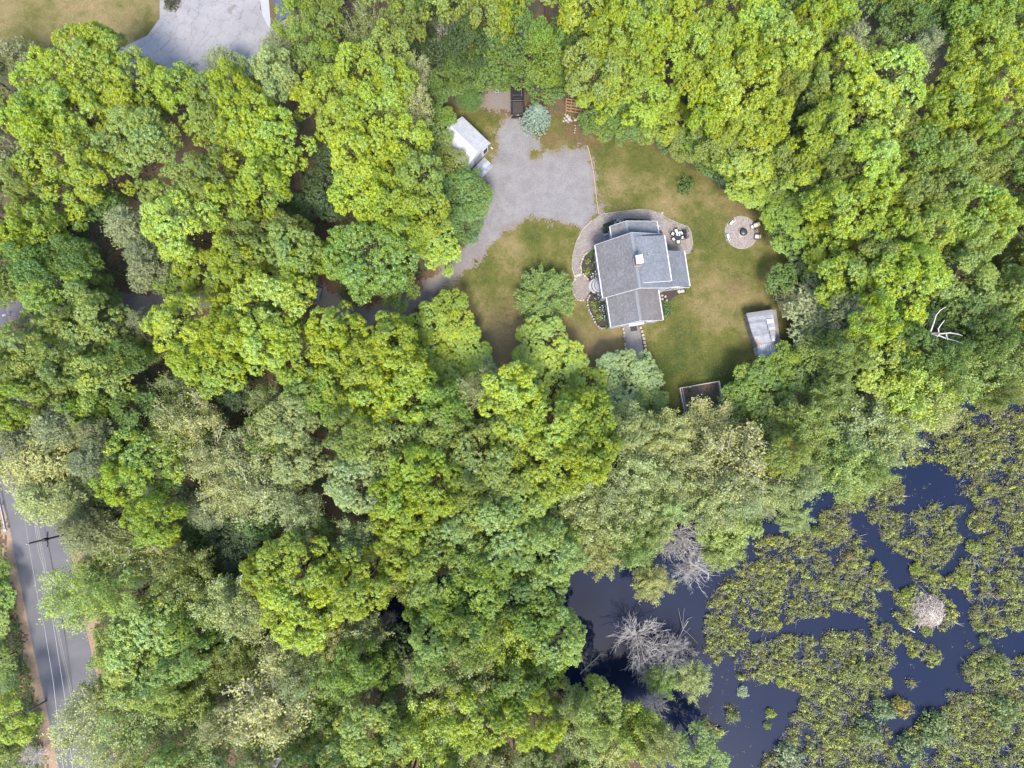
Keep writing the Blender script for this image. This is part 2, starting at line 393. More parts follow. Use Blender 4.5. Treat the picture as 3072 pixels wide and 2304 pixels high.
# ------------------------------------------------------------------ the ground
rng = np.random.default_rng(7)
def sdf(poly, X, Y):
    """signed distance, negative inside"""
    P = np.asarray(poly, float); d = np.full(X.shape, 1e18); ins = np.zeros(X.shape, bool); n = len(P)
    for i in range(n):
        ax, ay = P[i]; bx, by = P[(i + 1) % n]; ex, ey = bx - ax, by - ay
        wx, wy = X - ax, Y - ay; t = np.clip((wx * ex + wy * ey) / (ex * ex + ey * ey + 1e-12), 0, 1)
        d = np.minimum(d, (wx - ex * t) ** 2 + (wy - ey * t) ** 2)
        c = ((ay > Y) != (by > Y)) & (X < (bx - ax) * (Y - ay) / (by - ay + 1e-12) + ax); ins ^= c
    d = np.sqrt(d); return np.where(ins, -d, d)
def sdline(pts, X, Y):
    """distance to a polyline of (x,y,halfwidth), negative inside"""
    d = np.full(X.shape, 1e18)
    for (ax, ay, wa), (bx, by, wb) in zip(pts, pts[1:]):
        ex, ey = bx - ax, by - ay; t = np.clip(((X - ax) * ex + (Y - ay) * ey) / (ex * ex + ey * ey), 0, 1)
        d = np.minimum(d, np.hypot(X - ax - ex * t, Y - ay - ey * t) - (wa + (wb - wa) * t))
    return d
def vnoise(X, Y, s, seed=0):
    r = np.random.default_rng(seed); G = r.random((256, 256))
    x, y = X / s + 1000, Y / s + 1000; i, j = np.floor(x).astype(int), np.floor(y).astype(int); fx, fy = x - i, y - j
    fx = fx * fx * (3 - 2 * fx); fy = fy * fy * (3 - 2 * fy); g = lambda a, b: G[a % 256, b % 256]
    return (g(i, j) * (1 - fx) + g(i + 1, j) * fx) * (1 - fy) + (g(i, j + 1) * (1 - fx) + g(i + 1, j + 1) * fx) * fy
WATER = [D(*p) for p in [(800, 1290), (860, 1270), (980, 1240), (1150, 1180), (1380, 1180), (1430, 1080), (1520, 1085), (1650, 1070), (1800, 1040), (1950, 930), (2050, 880), (2160, 820), (2500, 700), (3000, 700), (3000, 2200), (1600, 2200), (1480, 1720), (1330, 1580), (1240, 1540), (1180, 1470), (1000, 1400), (820, 1400)]]
WZ = -1.0
def gz(x, y):
    X = np.asarray(x, float); Y = np.asarray(y, float)
    d = sdf(WATER, X, Y)
    return np.where(d > 2.5, 0.0, -2.0 * np.clip((2.5 - d) / 5.0, 0, 1) ** 1.0)
def gz1(x, y): return float(gz(np.array([x]), np.array([y]))[0])
def grid_sheet(name, x0, x1, y0, y1, step, zf, m, keep=None, attrs=None):
    xs = np.arange(x0, x1 + 1e-6, step); ys = np.arange(y0, y1 + 1e-6, step); X, Y = np.meshgrid(xs, ys)
    nx, ny = len(xs), len(ys); idx = np.arange(nx * ny).reshape(ny, nx)
    Q = np.stack([idx[:-1, :-1], idx[:-1, 1:], idx[1:, 1:], idx[1:, :-1]], -1).reshape(-1, 4)
    if keep is not None:
        cx, cy = (X[:-1, :-1] + X[1:, 1:]) / 2, (Y[:-1, :-1] + Y[1:, 1:]) / 2
        Q = Q[keep(cx, cy).ravel()]
    used, inv = np.unique(Q, return_inverse=True); Q = inv.reshape(-1, 4)
    xf, yf = X.ravel()[used], Y.ravel()[used]; V = np.stack([xf, yf, zf(xf, yf)], 1)
    at_ = {k: ('POINT', f(xf, yf)) for k, f in (attrs or {}).items()}
    return mobj(name, npmesh(name, V, Q, m, at_, smooth=True))
g = grid_sheet('ground', -110, 110, -100, 100, 1.0, lambda x, y: gz(x, y), M['floor'])
tag(g, 'brown leaf-littered forest floor under the trees', kind='structure')
mb = MB()
for a, b, c, d in ((-700, 700, 100, 700), (-700, 700, -700, -100), (-700, -110, -100, 100)):
    mb._add([(a, c, 0), (b, c, 0), (b, d, 0), (a, d, 0)], [(0, 1, 2, 3)])
mb._add([(110, -100, -2), (700, -100, -2), (700, 100, -2), (110, 100, -2)], [(0, 1, 2, 3)])
tag(mb.build('terrain', M['floor']), 'wooded land running on beyond the clearing', kind='structure')
wx = [p[0] for p in WATER]; wy = [p[1] for p in WATER]
mb = MB(); mb._add([(min(wx) - 2, min(wy), WZ), (500, min(wy), WZ), (500, max(wy) + 4, WZ), (min(wx) - 2, max(wy) + 4, WZ)], [(0, 1, 2, 3)])
tag(mb.build('water', M['water']), 'still blue-black pond water between the marsh shrubs', kind='structure')

# lawn of the clearing
LAWN = [D(*p) for p in [(975, 235), (1060, 215), (1110, 245), (1220, 230), (1300, 260), (1400, 280), (1480, 330), (1560, 380), (1660, 430), (1730, 520), (1750, 600), (1740, 680), (1720, 740), (1720, 830), (1640, 890), (1600, 960), (1440, 940), (1280, 880), (1150, 850), (980, 820), (880, 745), (850, 690), (930, 600), (980, 500), (980, 400), (930, 330), (930, 270)]]
def blobs(lst):
    def f(x, y):
        s = np.zeros(len(x))
        for bx, by, r, v in lst:
            cx, cy = D(bx, by); s += v * np.exp(-((x - cx) ** 2 + (y - cy) ** 2) / (r * MPD) ** 2)
        return s
    return f
dryf = blobs([(1080, 745, 70, .55), (1150, 700, 45, .35), (1250, 780, 60, .5), (1330, 740, 45, .4), (1000, 640, 30, .2), (1110, 535, 40, .3), (1570, 640, 60, .25), (1440, 440, 40, .25), (1330, 400, 30, .2), (1040, 560, 25, -.35), (1140, 510, 25, -.4), (1180, 560, 40, -.1), (1560, 800, 50, -.3), (1420, 800, 60, -.4), (1480, 750, 35, -.25), (1540, 560, 30, -.15), (1560, 700, 40, .1), (1520, 500, 30, -.2), (1390, 340, 50, -.15), (1300, 330, 25, -.3), (1600, 860, 60, -.25), (1030, 620, 60, -.12), (1030, 280, 40, -.1), (1490, 380, 50, -.12), (960, 690, 40, .1)])
def litf(x, y):
    d = sdf(LAWN, x, y); s = np.clip(1 + d / 2.6, 0, 1) * 0.9
    return np.clip(s + blobs([(1235, 285, 22, 1.0), (1190, 300, 20, .8), (1140, 255, 18, .6), (1270, 300, 30, .8), (1020, 330, 16, .5), (1180, 700, 30, .3), (1590, 620, 22, .5), (1610, 450, 30, .7)])(x, y), 0, 1)
lx = [p[0] for p in LAWN]; ly = [p[1] for p in LAWN]
g = grid_sheet('lawn', min(lx), max(lx), min(ly), max(ly), 0.25, lambda x, y: 0.012 + 0 * x, M['lawn'],
    keep=lambda X, Y: sdf(LAWN, X, Y) + (vnoise(X, Y, 1.5, 3) - 0.5) * 2 + (vnoise(X, Y, .5, 4) - 0.5) < 0,
    attrs={'dry': lambda x, y: 0.45 + dryf(x, y), 'litter': litf})
tag(g, 'patchy green and straw-coloured lawn round the house', kind='structure')
NL = [D(*p) for p in [(-200, -400), (347, -400), (345, 40), (318, 78), (262, 104), (200, 130), (-200, 130)]]
g = grid_sheet('neighbour_lawn', D(-200, 0)[0], D(347, 0)[0], D(0, 130)[1], D(0, -300)[1], 0.4, lambda x, y: 0.012 + 0 * x, M['lawn'],
    keep=lambda X, Y: sdf(NL, X, Y) + (vnoise(X, Y, 1.0, 5) - 0.5) < 0,
    attrs={'dry': lambda x, y: 0.62 + blobs([(90, 60, 60, -.15), (200, 40, 50, .2), (30, 20, 40, .2), (330, 60, 25, -.3)])(x, y), 'litter': lambda x, y: 0 * x + 0.12})
tag(g, 'dry patchy lawn of the neighbouring plot', kind='structure')
mb = MB(); mb.prism([D(*p) for p in [(346, -400), (560, -400), (562, 20), (580, 50), (600, 75), (590, 160), (300, 180), (230, 130), (262, 103), (318, 77), (345, 40)]], -0.2, 0.022)
tag(mb.build('neighbour_driveway', M['oldasphalt']), 'wide cracked pale asphalt driveway', kind='structure')
mb = MB(); mb.prism([D(*p) for p in [(554, -60), (576, -60), (585, 50), (582, 62), (566, 30)]], -0.2, 0.06)
tag(mb.build('pavement', M['concrete']), 'pale concrete apron along the neighbouring house', kind='structure')

COURT = [Z1(*p) for p in [(860, 350), (1010, 370), (1060, 470), (1170, 640), (1200, 740), (1290, 785), (1400, 760), (1500, 735), (1690, 735), (1735, 850), (1790, 1150), (1825, 1440), (1650, 1615), (1500, 1565), (1250, 1505), (1050, 1485), (850, 1575), (700, 1659), (500, 1800), (300, 1900), (420, 1600), (560, 1400), (600, 1200), (560, 1000), (650, 900), (715, 720), (695, 530), (765, 420)]]
DRIVE = [(*D(x, y), wd * MPD) for x, y, wd in [(1060, 500, 26), (1010, 550, 21), (965, 597, 19), (915, 638, 18), (860, 670, 18), (800, 688, 18), (740, 680, 18), (690, 640, 18), (620, 625, 20), (500, 648, 18), (330, 652, 18), (150, 665, 20), (0, 668, 24), (-80, 668, 24)]]
HARD = [Z1(*p) for p in [(500, 230), (620, 100), (760, 30), (860, 60), (870, 330), (700, 305), (570, 262)]]
def courtd(X, Y):
    d = np.minimum(sdf(COURT, X, Y), sdline(DRIVE, X, Y))
    gx, gy = Z1(1115, 790); d = np.maximum(d, 0.75 - np.hypot(X - gx, Y - gy))
    return np.minimum(d, sdf(HARD, X, Y))
fr = lambda X, Y, a: (vnoise(X, Y, 1.1, 11) - .5) * a + (vnoise(X, Y, .4, 12) - .5) * a * .35 + (np.random.default_rng(3).random(X.shape) - .5) * a * .55
x0, y0 = D(-60, 730); x1, y1 = D(1310, 180)
g = grid_sheet('driveway_verge', x0, x1, y0, y1, 0.2, lambda x, y: 0.02 + 0 * x, M['soil'] if False else M['gravel'],
    keep=lambda X, Y: courtd(X, Y) + fr(X, Y, 1.6) < 0.25,
    attrs={'worn': lambda x, y: 0.25 + 0 * x, 'soil': lambda x, y: 0.75 + 0 * x})
tag(g, 'sandy brown fringe where the gravel meets the grass', kind='structure')
def wornf(x, y):
    s = np.clip((sdline(DRIVE, x, y) * -1 + 0.3) / 1.0, 0, 1) * np.clip((-y + D(0, 505)[1]) / 5.0, 0, 1) * 0.8
    return np.clip(s + 0.5 * (sdf(HARD, x, y) < 0) + blobs([(1270, 420, 12, .25), (1265, 345, 14, .2), (1130, 500, 20, .1)])(x, y), 0, 1)
g = grid_sheet('gravel_driveway', x0, x1, y0, y1, 0.14, lambda x, y: 0.035 + 0 * x, M['gravel'],
    keep=lambda X, Y: courtd(X, Y) + fr(X, Y, 0.9) < -0.05,
    attrs={'worn': wornf, 'soil': lambda x, y: np.clip(0.5 + courtd(x, y) / 1.6, 0, .5) + 0.35 * (sdf(HARD, x, y) < 0)})
tag(g, 'pale grey gravel court and the drive curving away from it', kind='structure')

# road
RC = [(*at(x, y), 3.9) for x, y in [(-160, 500), (-70, 900), (-5, 1220), (62, 1420), (104, 1536), (135, 1700), (182, 1930), (222, 2110), (262, 2304), (340, 2700), (430, 3100)]]
for k, (nm, hw, z, mt, lab, kn) in enumerate((('road_verge', 5.6, 0.016, None, 'reddish-brown gravel verge beside the road', 'structure'), ('road', 3.85, 0.05, M['road'], 'two-lane grey asphalt road', 'structure'))):
    if nm == 'road_verge': mt = mat('verge', (0.27, 0.175, 0.115), (0.17, 0.12, 0.075), 2.5, 0.95, bscale=9, world=True)
    L, R = [], []
    for i, (x, y, _) in enumerate(RC):
        a = RC[max(i - 1, 0)]; b = RC[min(i + 1, len(RC) - 1)]; t = Vector((b[0] - a[0], b[1] - a[1])).normalized()
        L.append((x - t.y * hw, y + t.x * hw)); R.append((x + t.y * hw, y - t.x * hw))
    if nm == 'road_verge':
        g = grid_sheet(nm, -95, -45, -75, 40, 0.3, lambda x, y: 0.016 + 0 * x, mt, keep=lambda X, Y: (sdline([(a, b, 5.2) for a, b, c in RC], X, Y) + fr(X, Y, 1.4) < 0))
        tag(g, lab, kind=kn)
    else:
        mb = MB()
        for i in range(len(L) - 1): mb.slab([(*L[i], z), (*L[i + 1], z), (*R[i + 1], z), (*R[i], z)], 0.12)
        tag(mb.build(nm, mt), lab, kind=kn)
        mb = MB()
        for off in (-0.12, 0.12):
            for i in range(len(RC) - 1):
                (ax, ay, _), (bx, by, _) = RC[i], RC[i + 1]; t = Vector((bx - ax, by - ay)).normalized(); n = Vector((-t.y, t.x)) * off; h = Vector((-t.y, t.x)) * 0.05
                mb._add([(ax + n.x - h.x, ay + n.y - h.y, z + .006), (ax + n.x + h.x, ay + n.y + h.y, z + .006), (bx + n.x + h.x, by + n.y + h.y, z + .006), (bx + n.x - h.x, by + n.y - h.y, z + .006)], [(0, 3, 2, 1)])
        tag(mb.build('road_marking', M['line']), 'faded double centre line of the road', kind='structure')

# ------------------------------------------------------------------ trees
def unit(v): return v / (np.linalg.norm(v, axis=-1, keepdims=True) + 1e-9)
class Leaves:
    def __init__(s, seed): s.r = np.random.default_rng(seed); s.P = []; s.Nn = []; s.S = []; s.lv = []; s.tv = []; s.T = []
    def add(s, P, Nn, S, lv, tv, T=None):
        s.P.append(P); s.Nn.append(Nn); s.S.append(np.broadcast_to(S, (len(P),))); s.lv.append(np.broadcast_to(lv, (len(P),))); s.tv.append(np.broadcast_to(tv, (len(P),)))
        s.T.append(T if T is not None else unit(s.r.normal(size=P.shape)))
    def mesh(s, name, m, wid=0.62, fold=0.18):
        P = np.concatenate(s.P); Nn = unit(np.concatenate(s.Nn)); S = np.concatenate(s.S)[:, None]; T = np.concatenate(s.T)
        T = unit(T - Nn * (T * Nn).sum(1, keepdims=True)); B = np.cross(Nn, T)
        a = P - T * S * 0.5; b = P + B * S * 0.5 * wid + Nn * S * fold * 0.5; c = P + T * S * 0.5 - Nn * S * fold * .4; d = P - B * S * 0.5 * wid + Nn * S * fold * .3
        V = np.stack([a, b, c, d], 1).reshape(-1, 3); n = len(P)
        return npmesh(name, V, np.arange(n * 4).reshape(n, 4), m, {'lv': ('FACE', np.concatenate(s.lv)), 'tv': ('FACE', np.concatenate(s.tv))})
def sph(r, n, zmin=-0.2):
    """even-ish directions on the sphere above zmin"""
    k = np.arange(n) + 0.5; z = 1 - (1 - zmin) * k / n; a = k * 2.399963 + r.uniform(0, 6.28)
    d = np.stack([np.sqrt(np.maximum(1 - z * z, 0)) * np.cos(a), np.sqrt(np.maximum(1 - z * z, 0)) * np.sin(a), z], 1)
    return unit(d + r.normal(size=d.shape) * 0.22)
def tube(mb, pts, r0, r1, n=5):
    m = len(pts); V = []
    for i, p in enumerate(pts):
        a, b = Vector(pts[max(i - 1, 0)]), Vector(pts[min(i + 1, m - 1)]); d = (b - a).normalized()
        u = Vector((0, 0, 1)) if abs(d.z) < .9 else Vector((1, 0, 0)); x = d.cross(u).normalized(); y = d.cross(x)
        r = r0 + (r1 - r0) * i / (m - 1)
        V += [Vector(p) + x * (math.cos(6.2832 * k / n) * r) + y * (math.sin(6.2832 * k / n) * r) for k in range(n)]
    mb._add(V, [(i * n + k, i * n + (k + 1) % n, (i + 1) * n + (k + 1) % n, (i + 1) * n + k) for i in range(m - 1) for k in range(n)])
def limb(mb, a, b, r0, r1, r, sag=0.15, n=5, segs=4):
    a, b = np.asarray(a, float), np.asarray(b, float); L = np.linalg.norm(b - a); pts = []
    off = r.normal(size=3) * L * 0.07
    for i in range(segs + 1):
        t = i / segs; p = a + (b - a) * t + off * math.sin(t * math.pi) + np.array([0, 0, -sag * L * math.sin(t * math.pi)]) * .5
        pts.append(tuple(p))
    tube(mb, pts, r0, r1, n); return pts
def broadleaf(seed, R, Ht, nl, ntuft, nleaf, lsize, rl=0.34, rt=0.5, zf=0.62, lump=0.22, droop=0.0, nlimb=8, bare=6):
    """crown of lobes > tufts > leaves, and the trunk with limbs; base at z=0"""
    r = np.random.default_rng(seed); L = Leaves(seed + 1); cz = Ht - R * zf
    ph = r.uniform(0, 6.28, 4)
    dirs = sph(r, nl, -0.25); az = np.arctan2(dirs[:, 1], dirs[:, 0])
    rad = 1 + lump * (np.sin(2 * az + ph[0]) * .4 + np.sin(3 * az + ph[1]) * .45 + np.sin(5 * az + ph[2]) * .35) * np.sqrt(1 - np.clip(dirs[:, 2], 0, 1) ** 2) + r.normal(size=nl) * 0.08
    rls = R * rl * r.uniform(0.7, 1.2, nl)
    cen = dirs * (R * np.array([1, 1, zf])) * rad[:, None] * 0.82 + np.array([0, 0, cz]); cen[:, 2] += r.normal(size=nl) * R * 0.15
    for c, q, d in zip(cen, rls, dirs):
        nt_ = max(5, int(ntuft * (q / (R * rl)) ** 2)); td = sph(r, nt_, -0.35); td = unit(td + d * 0.45)
        tc = c + td * q * np.array([1, 1, 0.8]) * r.uniform(0.75, 1.08, (nt_, 1))
        tr = rt * r.uniform(0.65, 1.3, nt_); tvv = np.clip(r.normal(0.5, 0.25, nt_) + r.normal() * 0.12, 0, 1); lvt = r.uniform(-.14, .14, nt_) + r.uniform(-.12, .12)
        ln = unit(r.normal(size=(nt_, nleaf, 3)) + np.array([0, 0, 0.55]) + td[:, None, :] * 0.5)
        P = tc[:, None, :] + ln * (tr[:, None, None] * r.uniform(0.45, 1.1, (nt_, nleaf, 1))) * np.array([1, 1, .7])
        Nn = unit(ln * 0.7 + np.array([0, 0, 0.75]) + r.normal(size=ln.shape) * 0.42)
        L.add(P.reshape(-1, 3), Nn.reshape(-1, 3), lsize * r.uniform(0.65, 1.3, nt_ * nleaf), np.clip(r.random(nt_ * nleaf) * .7 + .15 + np.repeat(lvt, nleaf), 0, 1), np.repeat(tvv, nleaf))
    # interior leaves so that the heart of the crown is not hollow
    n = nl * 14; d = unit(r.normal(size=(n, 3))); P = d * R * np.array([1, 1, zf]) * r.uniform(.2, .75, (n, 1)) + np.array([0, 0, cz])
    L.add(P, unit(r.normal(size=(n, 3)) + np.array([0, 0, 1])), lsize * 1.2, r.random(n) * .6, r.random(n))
    mb = MB(); top = (0, 0, cz - R * zf * 0.25); k0 = R / 5.0
    tube(mb, [(0, 0, -1.5), (0.05, 0.03, Ht * .2), tuple(r.normal(size=2) * .15) + (Ht * .4,), top], 0.24 * k0 + .06, 0.13 * k0 + .03, 7)
    order = r.permutation(nl)[:nlimb + bare]
    for j, i in enumerate(order):
        st_ = (0, 0, Ht * .38 + (cz - R * zf * .25 - Ht * .38) * r.uniform(.3, 1.0))
        e = cen[i] + dirs[i] * rls[i] * (0.35 if j < nlimb else 1.05); pts = limb(mb, st_, e, 0.10 * k0 + .02, 0.02, r)
        for _ in range(2):
            p = np.array(pts[r.integers(2, 4)]); limb(mb, p, p + unit(r.normal(size=3) + dirs[i] * 1.2 + np.array([0, 0, .4])) * R * .36, .045 * k0, .012, r, n=4, segs=3)
    return L, mb
def conifer(seed, R, Ht, levels, nb, nleaf, lsize, form='pine'):
    r = np.random.default_rng(seed); L = Leaves(seed + 1); mb = MB()
    tube(mb, [(0, 0, -1.5), (0.1, 0, Ht * .4), (0, 0.1, Ht * .75), (0, 0, Ht * .98)], .26, .04, 7)
    for l in range(levels):
        t = (l + .5) / levels; z = Ht * (0.38 + 0.58 * t) if form == 'pine' else Ht * (0.10 + 0.86 * t)
        rr = R * (math.sin(math.pi * (0.22 + 0.74 * t)) ** .8 if form == 'pine' else (1 - t) ** .75 * 1.02 + .05)
        n = max(4, int(nb * (0.5 + 0.5 * rr / R))); a0 = r.uniform(0, 6.28)
        for k in range(n):
            a = a0 + 6.283 * k / n + r.normal() * .16; ln = rr * r.uniform(.68, 1.12); up = (0.25 if form == 'pine' else -.02) + r.normal() * .06
            d = np.array([math.cos(a), math.sin(a), up]); d /= np.linalg.norm(d); s0 = np.array([0, 0, z]); e = s0 + d * ln
            e[2] += -ln * .10 if form == 'pine' else -ln * .18
            limb(mb, s0, e, .055, .012, r, n=4, segs=3)
            nt_ = max(3, int(ln / (0.32 if form == 'pine' else .26))); ts = np.linspace(.22, 1.0, nt_) + r.normal(size=nt_) * .03
            side = np.cross(d, [0, 0, 1.0]); wdt = ln * .30 * (1 - ts * .55) + .15
            for t2, wq in zip(ts, wdt):
                for sgn in ((-1, 0, 1) if form == 'pine' else (-1, 1)):
                    c = s0 + (e - s0) * t2 + side * sgn * wq * r.uniform(.4, 1.1) + np.array([0, 0, r.normal() * .12 + .08])
                    nn = nleaf; di = unit(r.normal(size=(nn, 3)) * .75 + d * .9 + side * sgn * .6 + np.array([0, 0, .35]))
                    P = c + di * lsize * .55 * r.uniform(.4, 1.3, (nn, 1)); Nn = unit(r.normal(size=(nn, 3)) * .55 + np.array([0, 0, 1]))
                    L.add(P, Nn, lsize * r.uniform(.7, 1.25, nn), np.clip(r.normal(.5, .2) + r.normal(size=nn) * .12, 0, 1), np.clip(r.normal(.4, .2), 0, 1), di)
    return L, mb
def fan(mb, r, s0, R, Ht, cz, zf, n1, n2, n3, r1, tips, spread=1.0, twig=.012):
    """bare spreading branches out to a dome; records twig ends"""
    for d in sph(r, n1, -0.05):
        e = d * R * np.array([1, 1, zf]) * r.uniform(.55, .8) * spread + np.array([0, 0, cz]); st_ = np.array([0, 0, s0 + r.uniform(0, .5) * (cz - s0)])
        p1 = limb(mb, st_, e, r1, r1 * .4, r, n=4)
        for _ in range(n2):
            b = np.array(p1[r.integers(1, len(p1))]); dd = unit(d + r.normal(size=3) * .55 + np.array([0, 0, .15])); e2 = b + dd * R * r.uniform(.25, .5)
            p2 = limb(mb, b, e2, r1 * .38, twig * 1.3, r, n=3, segs=3); tips.append((e2, dd))
            for _ in range(n3):
                b3 = np.array(p2[r.integers(1, len(p2))]); d3 = unit(dd + r.normal(size=3) * .6); e3 = b3 + d3 * R * r.uniform(.10, .24)
                limb(mb, b3, e3, twig * 1.2, twig * .7, r, n=3, segs=2); tips.append((e3, d3))
def halfleaf(seed, R, Ht, nleaf, lsize, n1=14, n2=7, n3=5, zf=.6, keep=1.0, fill=0):
    r = np.random.default_rng(seed); mb = MB(); tips = []; cz = Ht - R * zf
    tube(mb, [(0, 0, -1.5), (0.1, .05, Ht * .3), (0, 0, cz)], .22, .12, 7)
    fan(mb, r, Ht * .35, R, Ht, cz, zf, n1, n2, n3, .095, tips, 1.0, .020)
    L = Leaves(seed + 1); T = np.array([t[0] for t in tips]); Dd = np.array([t[1] for t in tips]); sel = r.random(len(T)) < keep; T, Dd = T[sel], Dd[sel]; n = len(T)
    P = T[:, None, :] - Dd[:, None, :] * r.uniform(0, .9, (n, nleaf, 1)) * R * .12 + r.normal(size=(n, nleaf, 3)) * (0.17 + R * .018)
    Nn = unit(r.normal(size=P.shape) * .6 + np.array([0, 0, 1])); tvv = np.clip(r.normal(.5, .25, n), 0, 1)
    L.add(P.reshape(-1, 3), Nn.reshape(-1, 3), lsize * r.uniform(.6, 1.3, n * nleaf), np.clip(np.repeat(r.normal(.5, .22, n), nleaf) + r.normal(size=n * nleaf) * .15, 0, 1), np.repeat(tvv, nleaf))
    if fill:
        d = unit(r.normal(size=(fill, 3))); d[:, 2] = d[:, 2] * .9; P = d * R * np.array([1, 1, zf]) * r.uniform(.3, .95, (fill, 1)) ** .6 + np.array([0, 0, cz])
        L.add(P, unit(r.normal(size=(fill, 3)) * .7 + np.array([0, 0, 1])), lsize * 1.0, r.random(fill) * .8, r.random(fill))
    return L, mb
PROTO = {}
def proto(key, LM, R, Ht, lm='leaf', bark='bark', wid=.62):
    L, mb = LM
    PROTO.setdefault(key, []).append((L.mesh('crown_leaves', M[lm], wid) if L else None, mb.mesh('trunk_and_limbs', M[bark], True), R, Ht))
for i in range(5): proto('O', broadleaf(100 + i * 7, 5.6, 15, 26, 26, 30, .26, rl=.26, rt=.45, lump=.28), 5.6, 15)
for i in range(3): proto('o', broadleaf(200 + i * 7, 3.6, 12, 15, 20, 28, .25, rl=.31, rt=.42, lump=.28), 3.6, 12)
for i in range(3): proto('M', broadleaf(300 + i * 7, 5.2, 14, 33, 26, 24, .235, rl=.25, rt=.38, lump=.18), 5.2, 14)
for i in range(2): proto('m', broadleaf(400 + i * 7, 3.4, 10, 22, 18, 22, .22, rl=.31, rt=.34, lump=.15), 3.4, 10)
for i in range(3): proto('P', conifer(500 + i * 7, 4.8, 17, 9, 12, 7, .40), 4.8, 17, 'needle', wid=.22)
for i in range(4): proto('S', halfleaf(600 + i * 7, 5.0, 13, 7, .29, 18, 8, 4, fill=1500), 5.0, 13, bark='palebark')
for i in range(2): proto('W', halfleaf(700 + i * 7, 4.8, 12, 14, .29, 20, 9, 5, fill=2500, keep=1.0), 4.8, 12, bark='palebark')
for i in range(1): proto('B', conifer(800, 2.3, 8, 13, 13, 8, .24, form='spruce'), 2.3, 8, 'needle', wid=.35)
def bare(seed, R, Ht, n1, n2, n3, zf=.7):
    r = np.random.default_rng(seed); mb = MB(); tips = []; tube(mb, [(0, 0, -1.5), (0.05, 0, Ht * .4), (0, 0, Ht - R * zf)], .13, .07, 6)
    fan(mb, r, Ht * .2, R, Ht, Ht - R * zf, zf, n1, n2, n3, .036, tips, 1.0, .011); return None, mb
for i in range(3): proto('X', bare(900 + i, 3.0, 6, 24, 8, 4), 3.0, 6, bark='snag')
TINT = {  # leaf colour (what the leaf has), colour word
    'y': ((.262, .338, .014), 'yellow-green'), 'l': ((.285, .380, .034), 'lime-green'), 'g': ((.165, .255, .024), 'fresh green'),
    'm': ((.105, .180, .026), 'mid-green'), 'o': ((.185, .235, .034), 'olive-green'), 'd': ((.042, .080, .018), 'dark green'),
    'p': ((.275, .325, .105), 'pale-green'), 'b': ((.225, .255, .110), 'grey-green'), 'k': ((.290, .365, .110), 'mint-green'),
    'e': ((.335, .355, .105), 'cream-green'), 'v': ((.230, .310, .055), 'light-green'), 's': ((.21, .27, .19), 'silver-blue')}
KIND = {'O': 'lumpy oak', 'o': 'small lumpy oak', 'M': 'dense maple', 'm': 'small dense maple', 'P': 'feathery pine', 'S': 'half-leafed tree',
        'W': 'fine-leaved tree', 'U': 'low understory tree', 'B': 'spruce', 'X': 'bare leafless tree'}
LAND = [('the white-roofed shed', 1010, 300), ('the pickup truck', 1115, 228), ('the silver-blue spruce', 1160, 237), ('the court corner', 1285, 460), ('the fire pit', 1603, 500), ('the patched shed', 1645, 725),
        ('the vegetable plot', 1512, 850), ('the forked snag', 2030, 720), ('the lawn tree', 1178, 640), ('the stone-walled ramp', 1370, 745), ('the hidden car', 675, 627), ('the utility pole', 62, 1175),
        ('the bend of the drive', 900, 650), ('the beaver lodge', 2008, 1323), ('the bare pond tree', 1380, 1385), ('the black pool', 865, 1345), ('the cracked driveway', 450, 80), ('the cedar trellis', 1235, 230),
        ('the dark forest gap', 480, 1180), ('the lower road', 185, 1500), ('the upper right corner', 2212, 0), ('the right marsh edge', 2190, 900), ('the upper left corner', 0, 100), ('the lower photo edge', 860, 1659), ('the left wood gap', 680, 420), ('the white mailbox', 5, 680), ('the slate-blue roof', 600, 20)]
OCT = ['right of', 'to the upper right of', 'above', 'to the upper left of', 'left of', 'to the lower left of', 'below', 'to the lower right of']
ORD = ['', 'second ', 'third ', 'fourth ', 'fifth ', 'sixth ', 'seventh ', 'eighth ', 'ninth ', 'tenth ']
T_ = []   # x, y, r (display units), type, tint[, height]
def trees(s):
    for ln in s.strip().splitlines():
        for tok in ln.split(';'):
            a = tok.split()
            if a: T_.append((float(a[0]), float(a[1]), float(a[2]), a[3], a[4], float(a[5]) if len(a) > 5 else None))
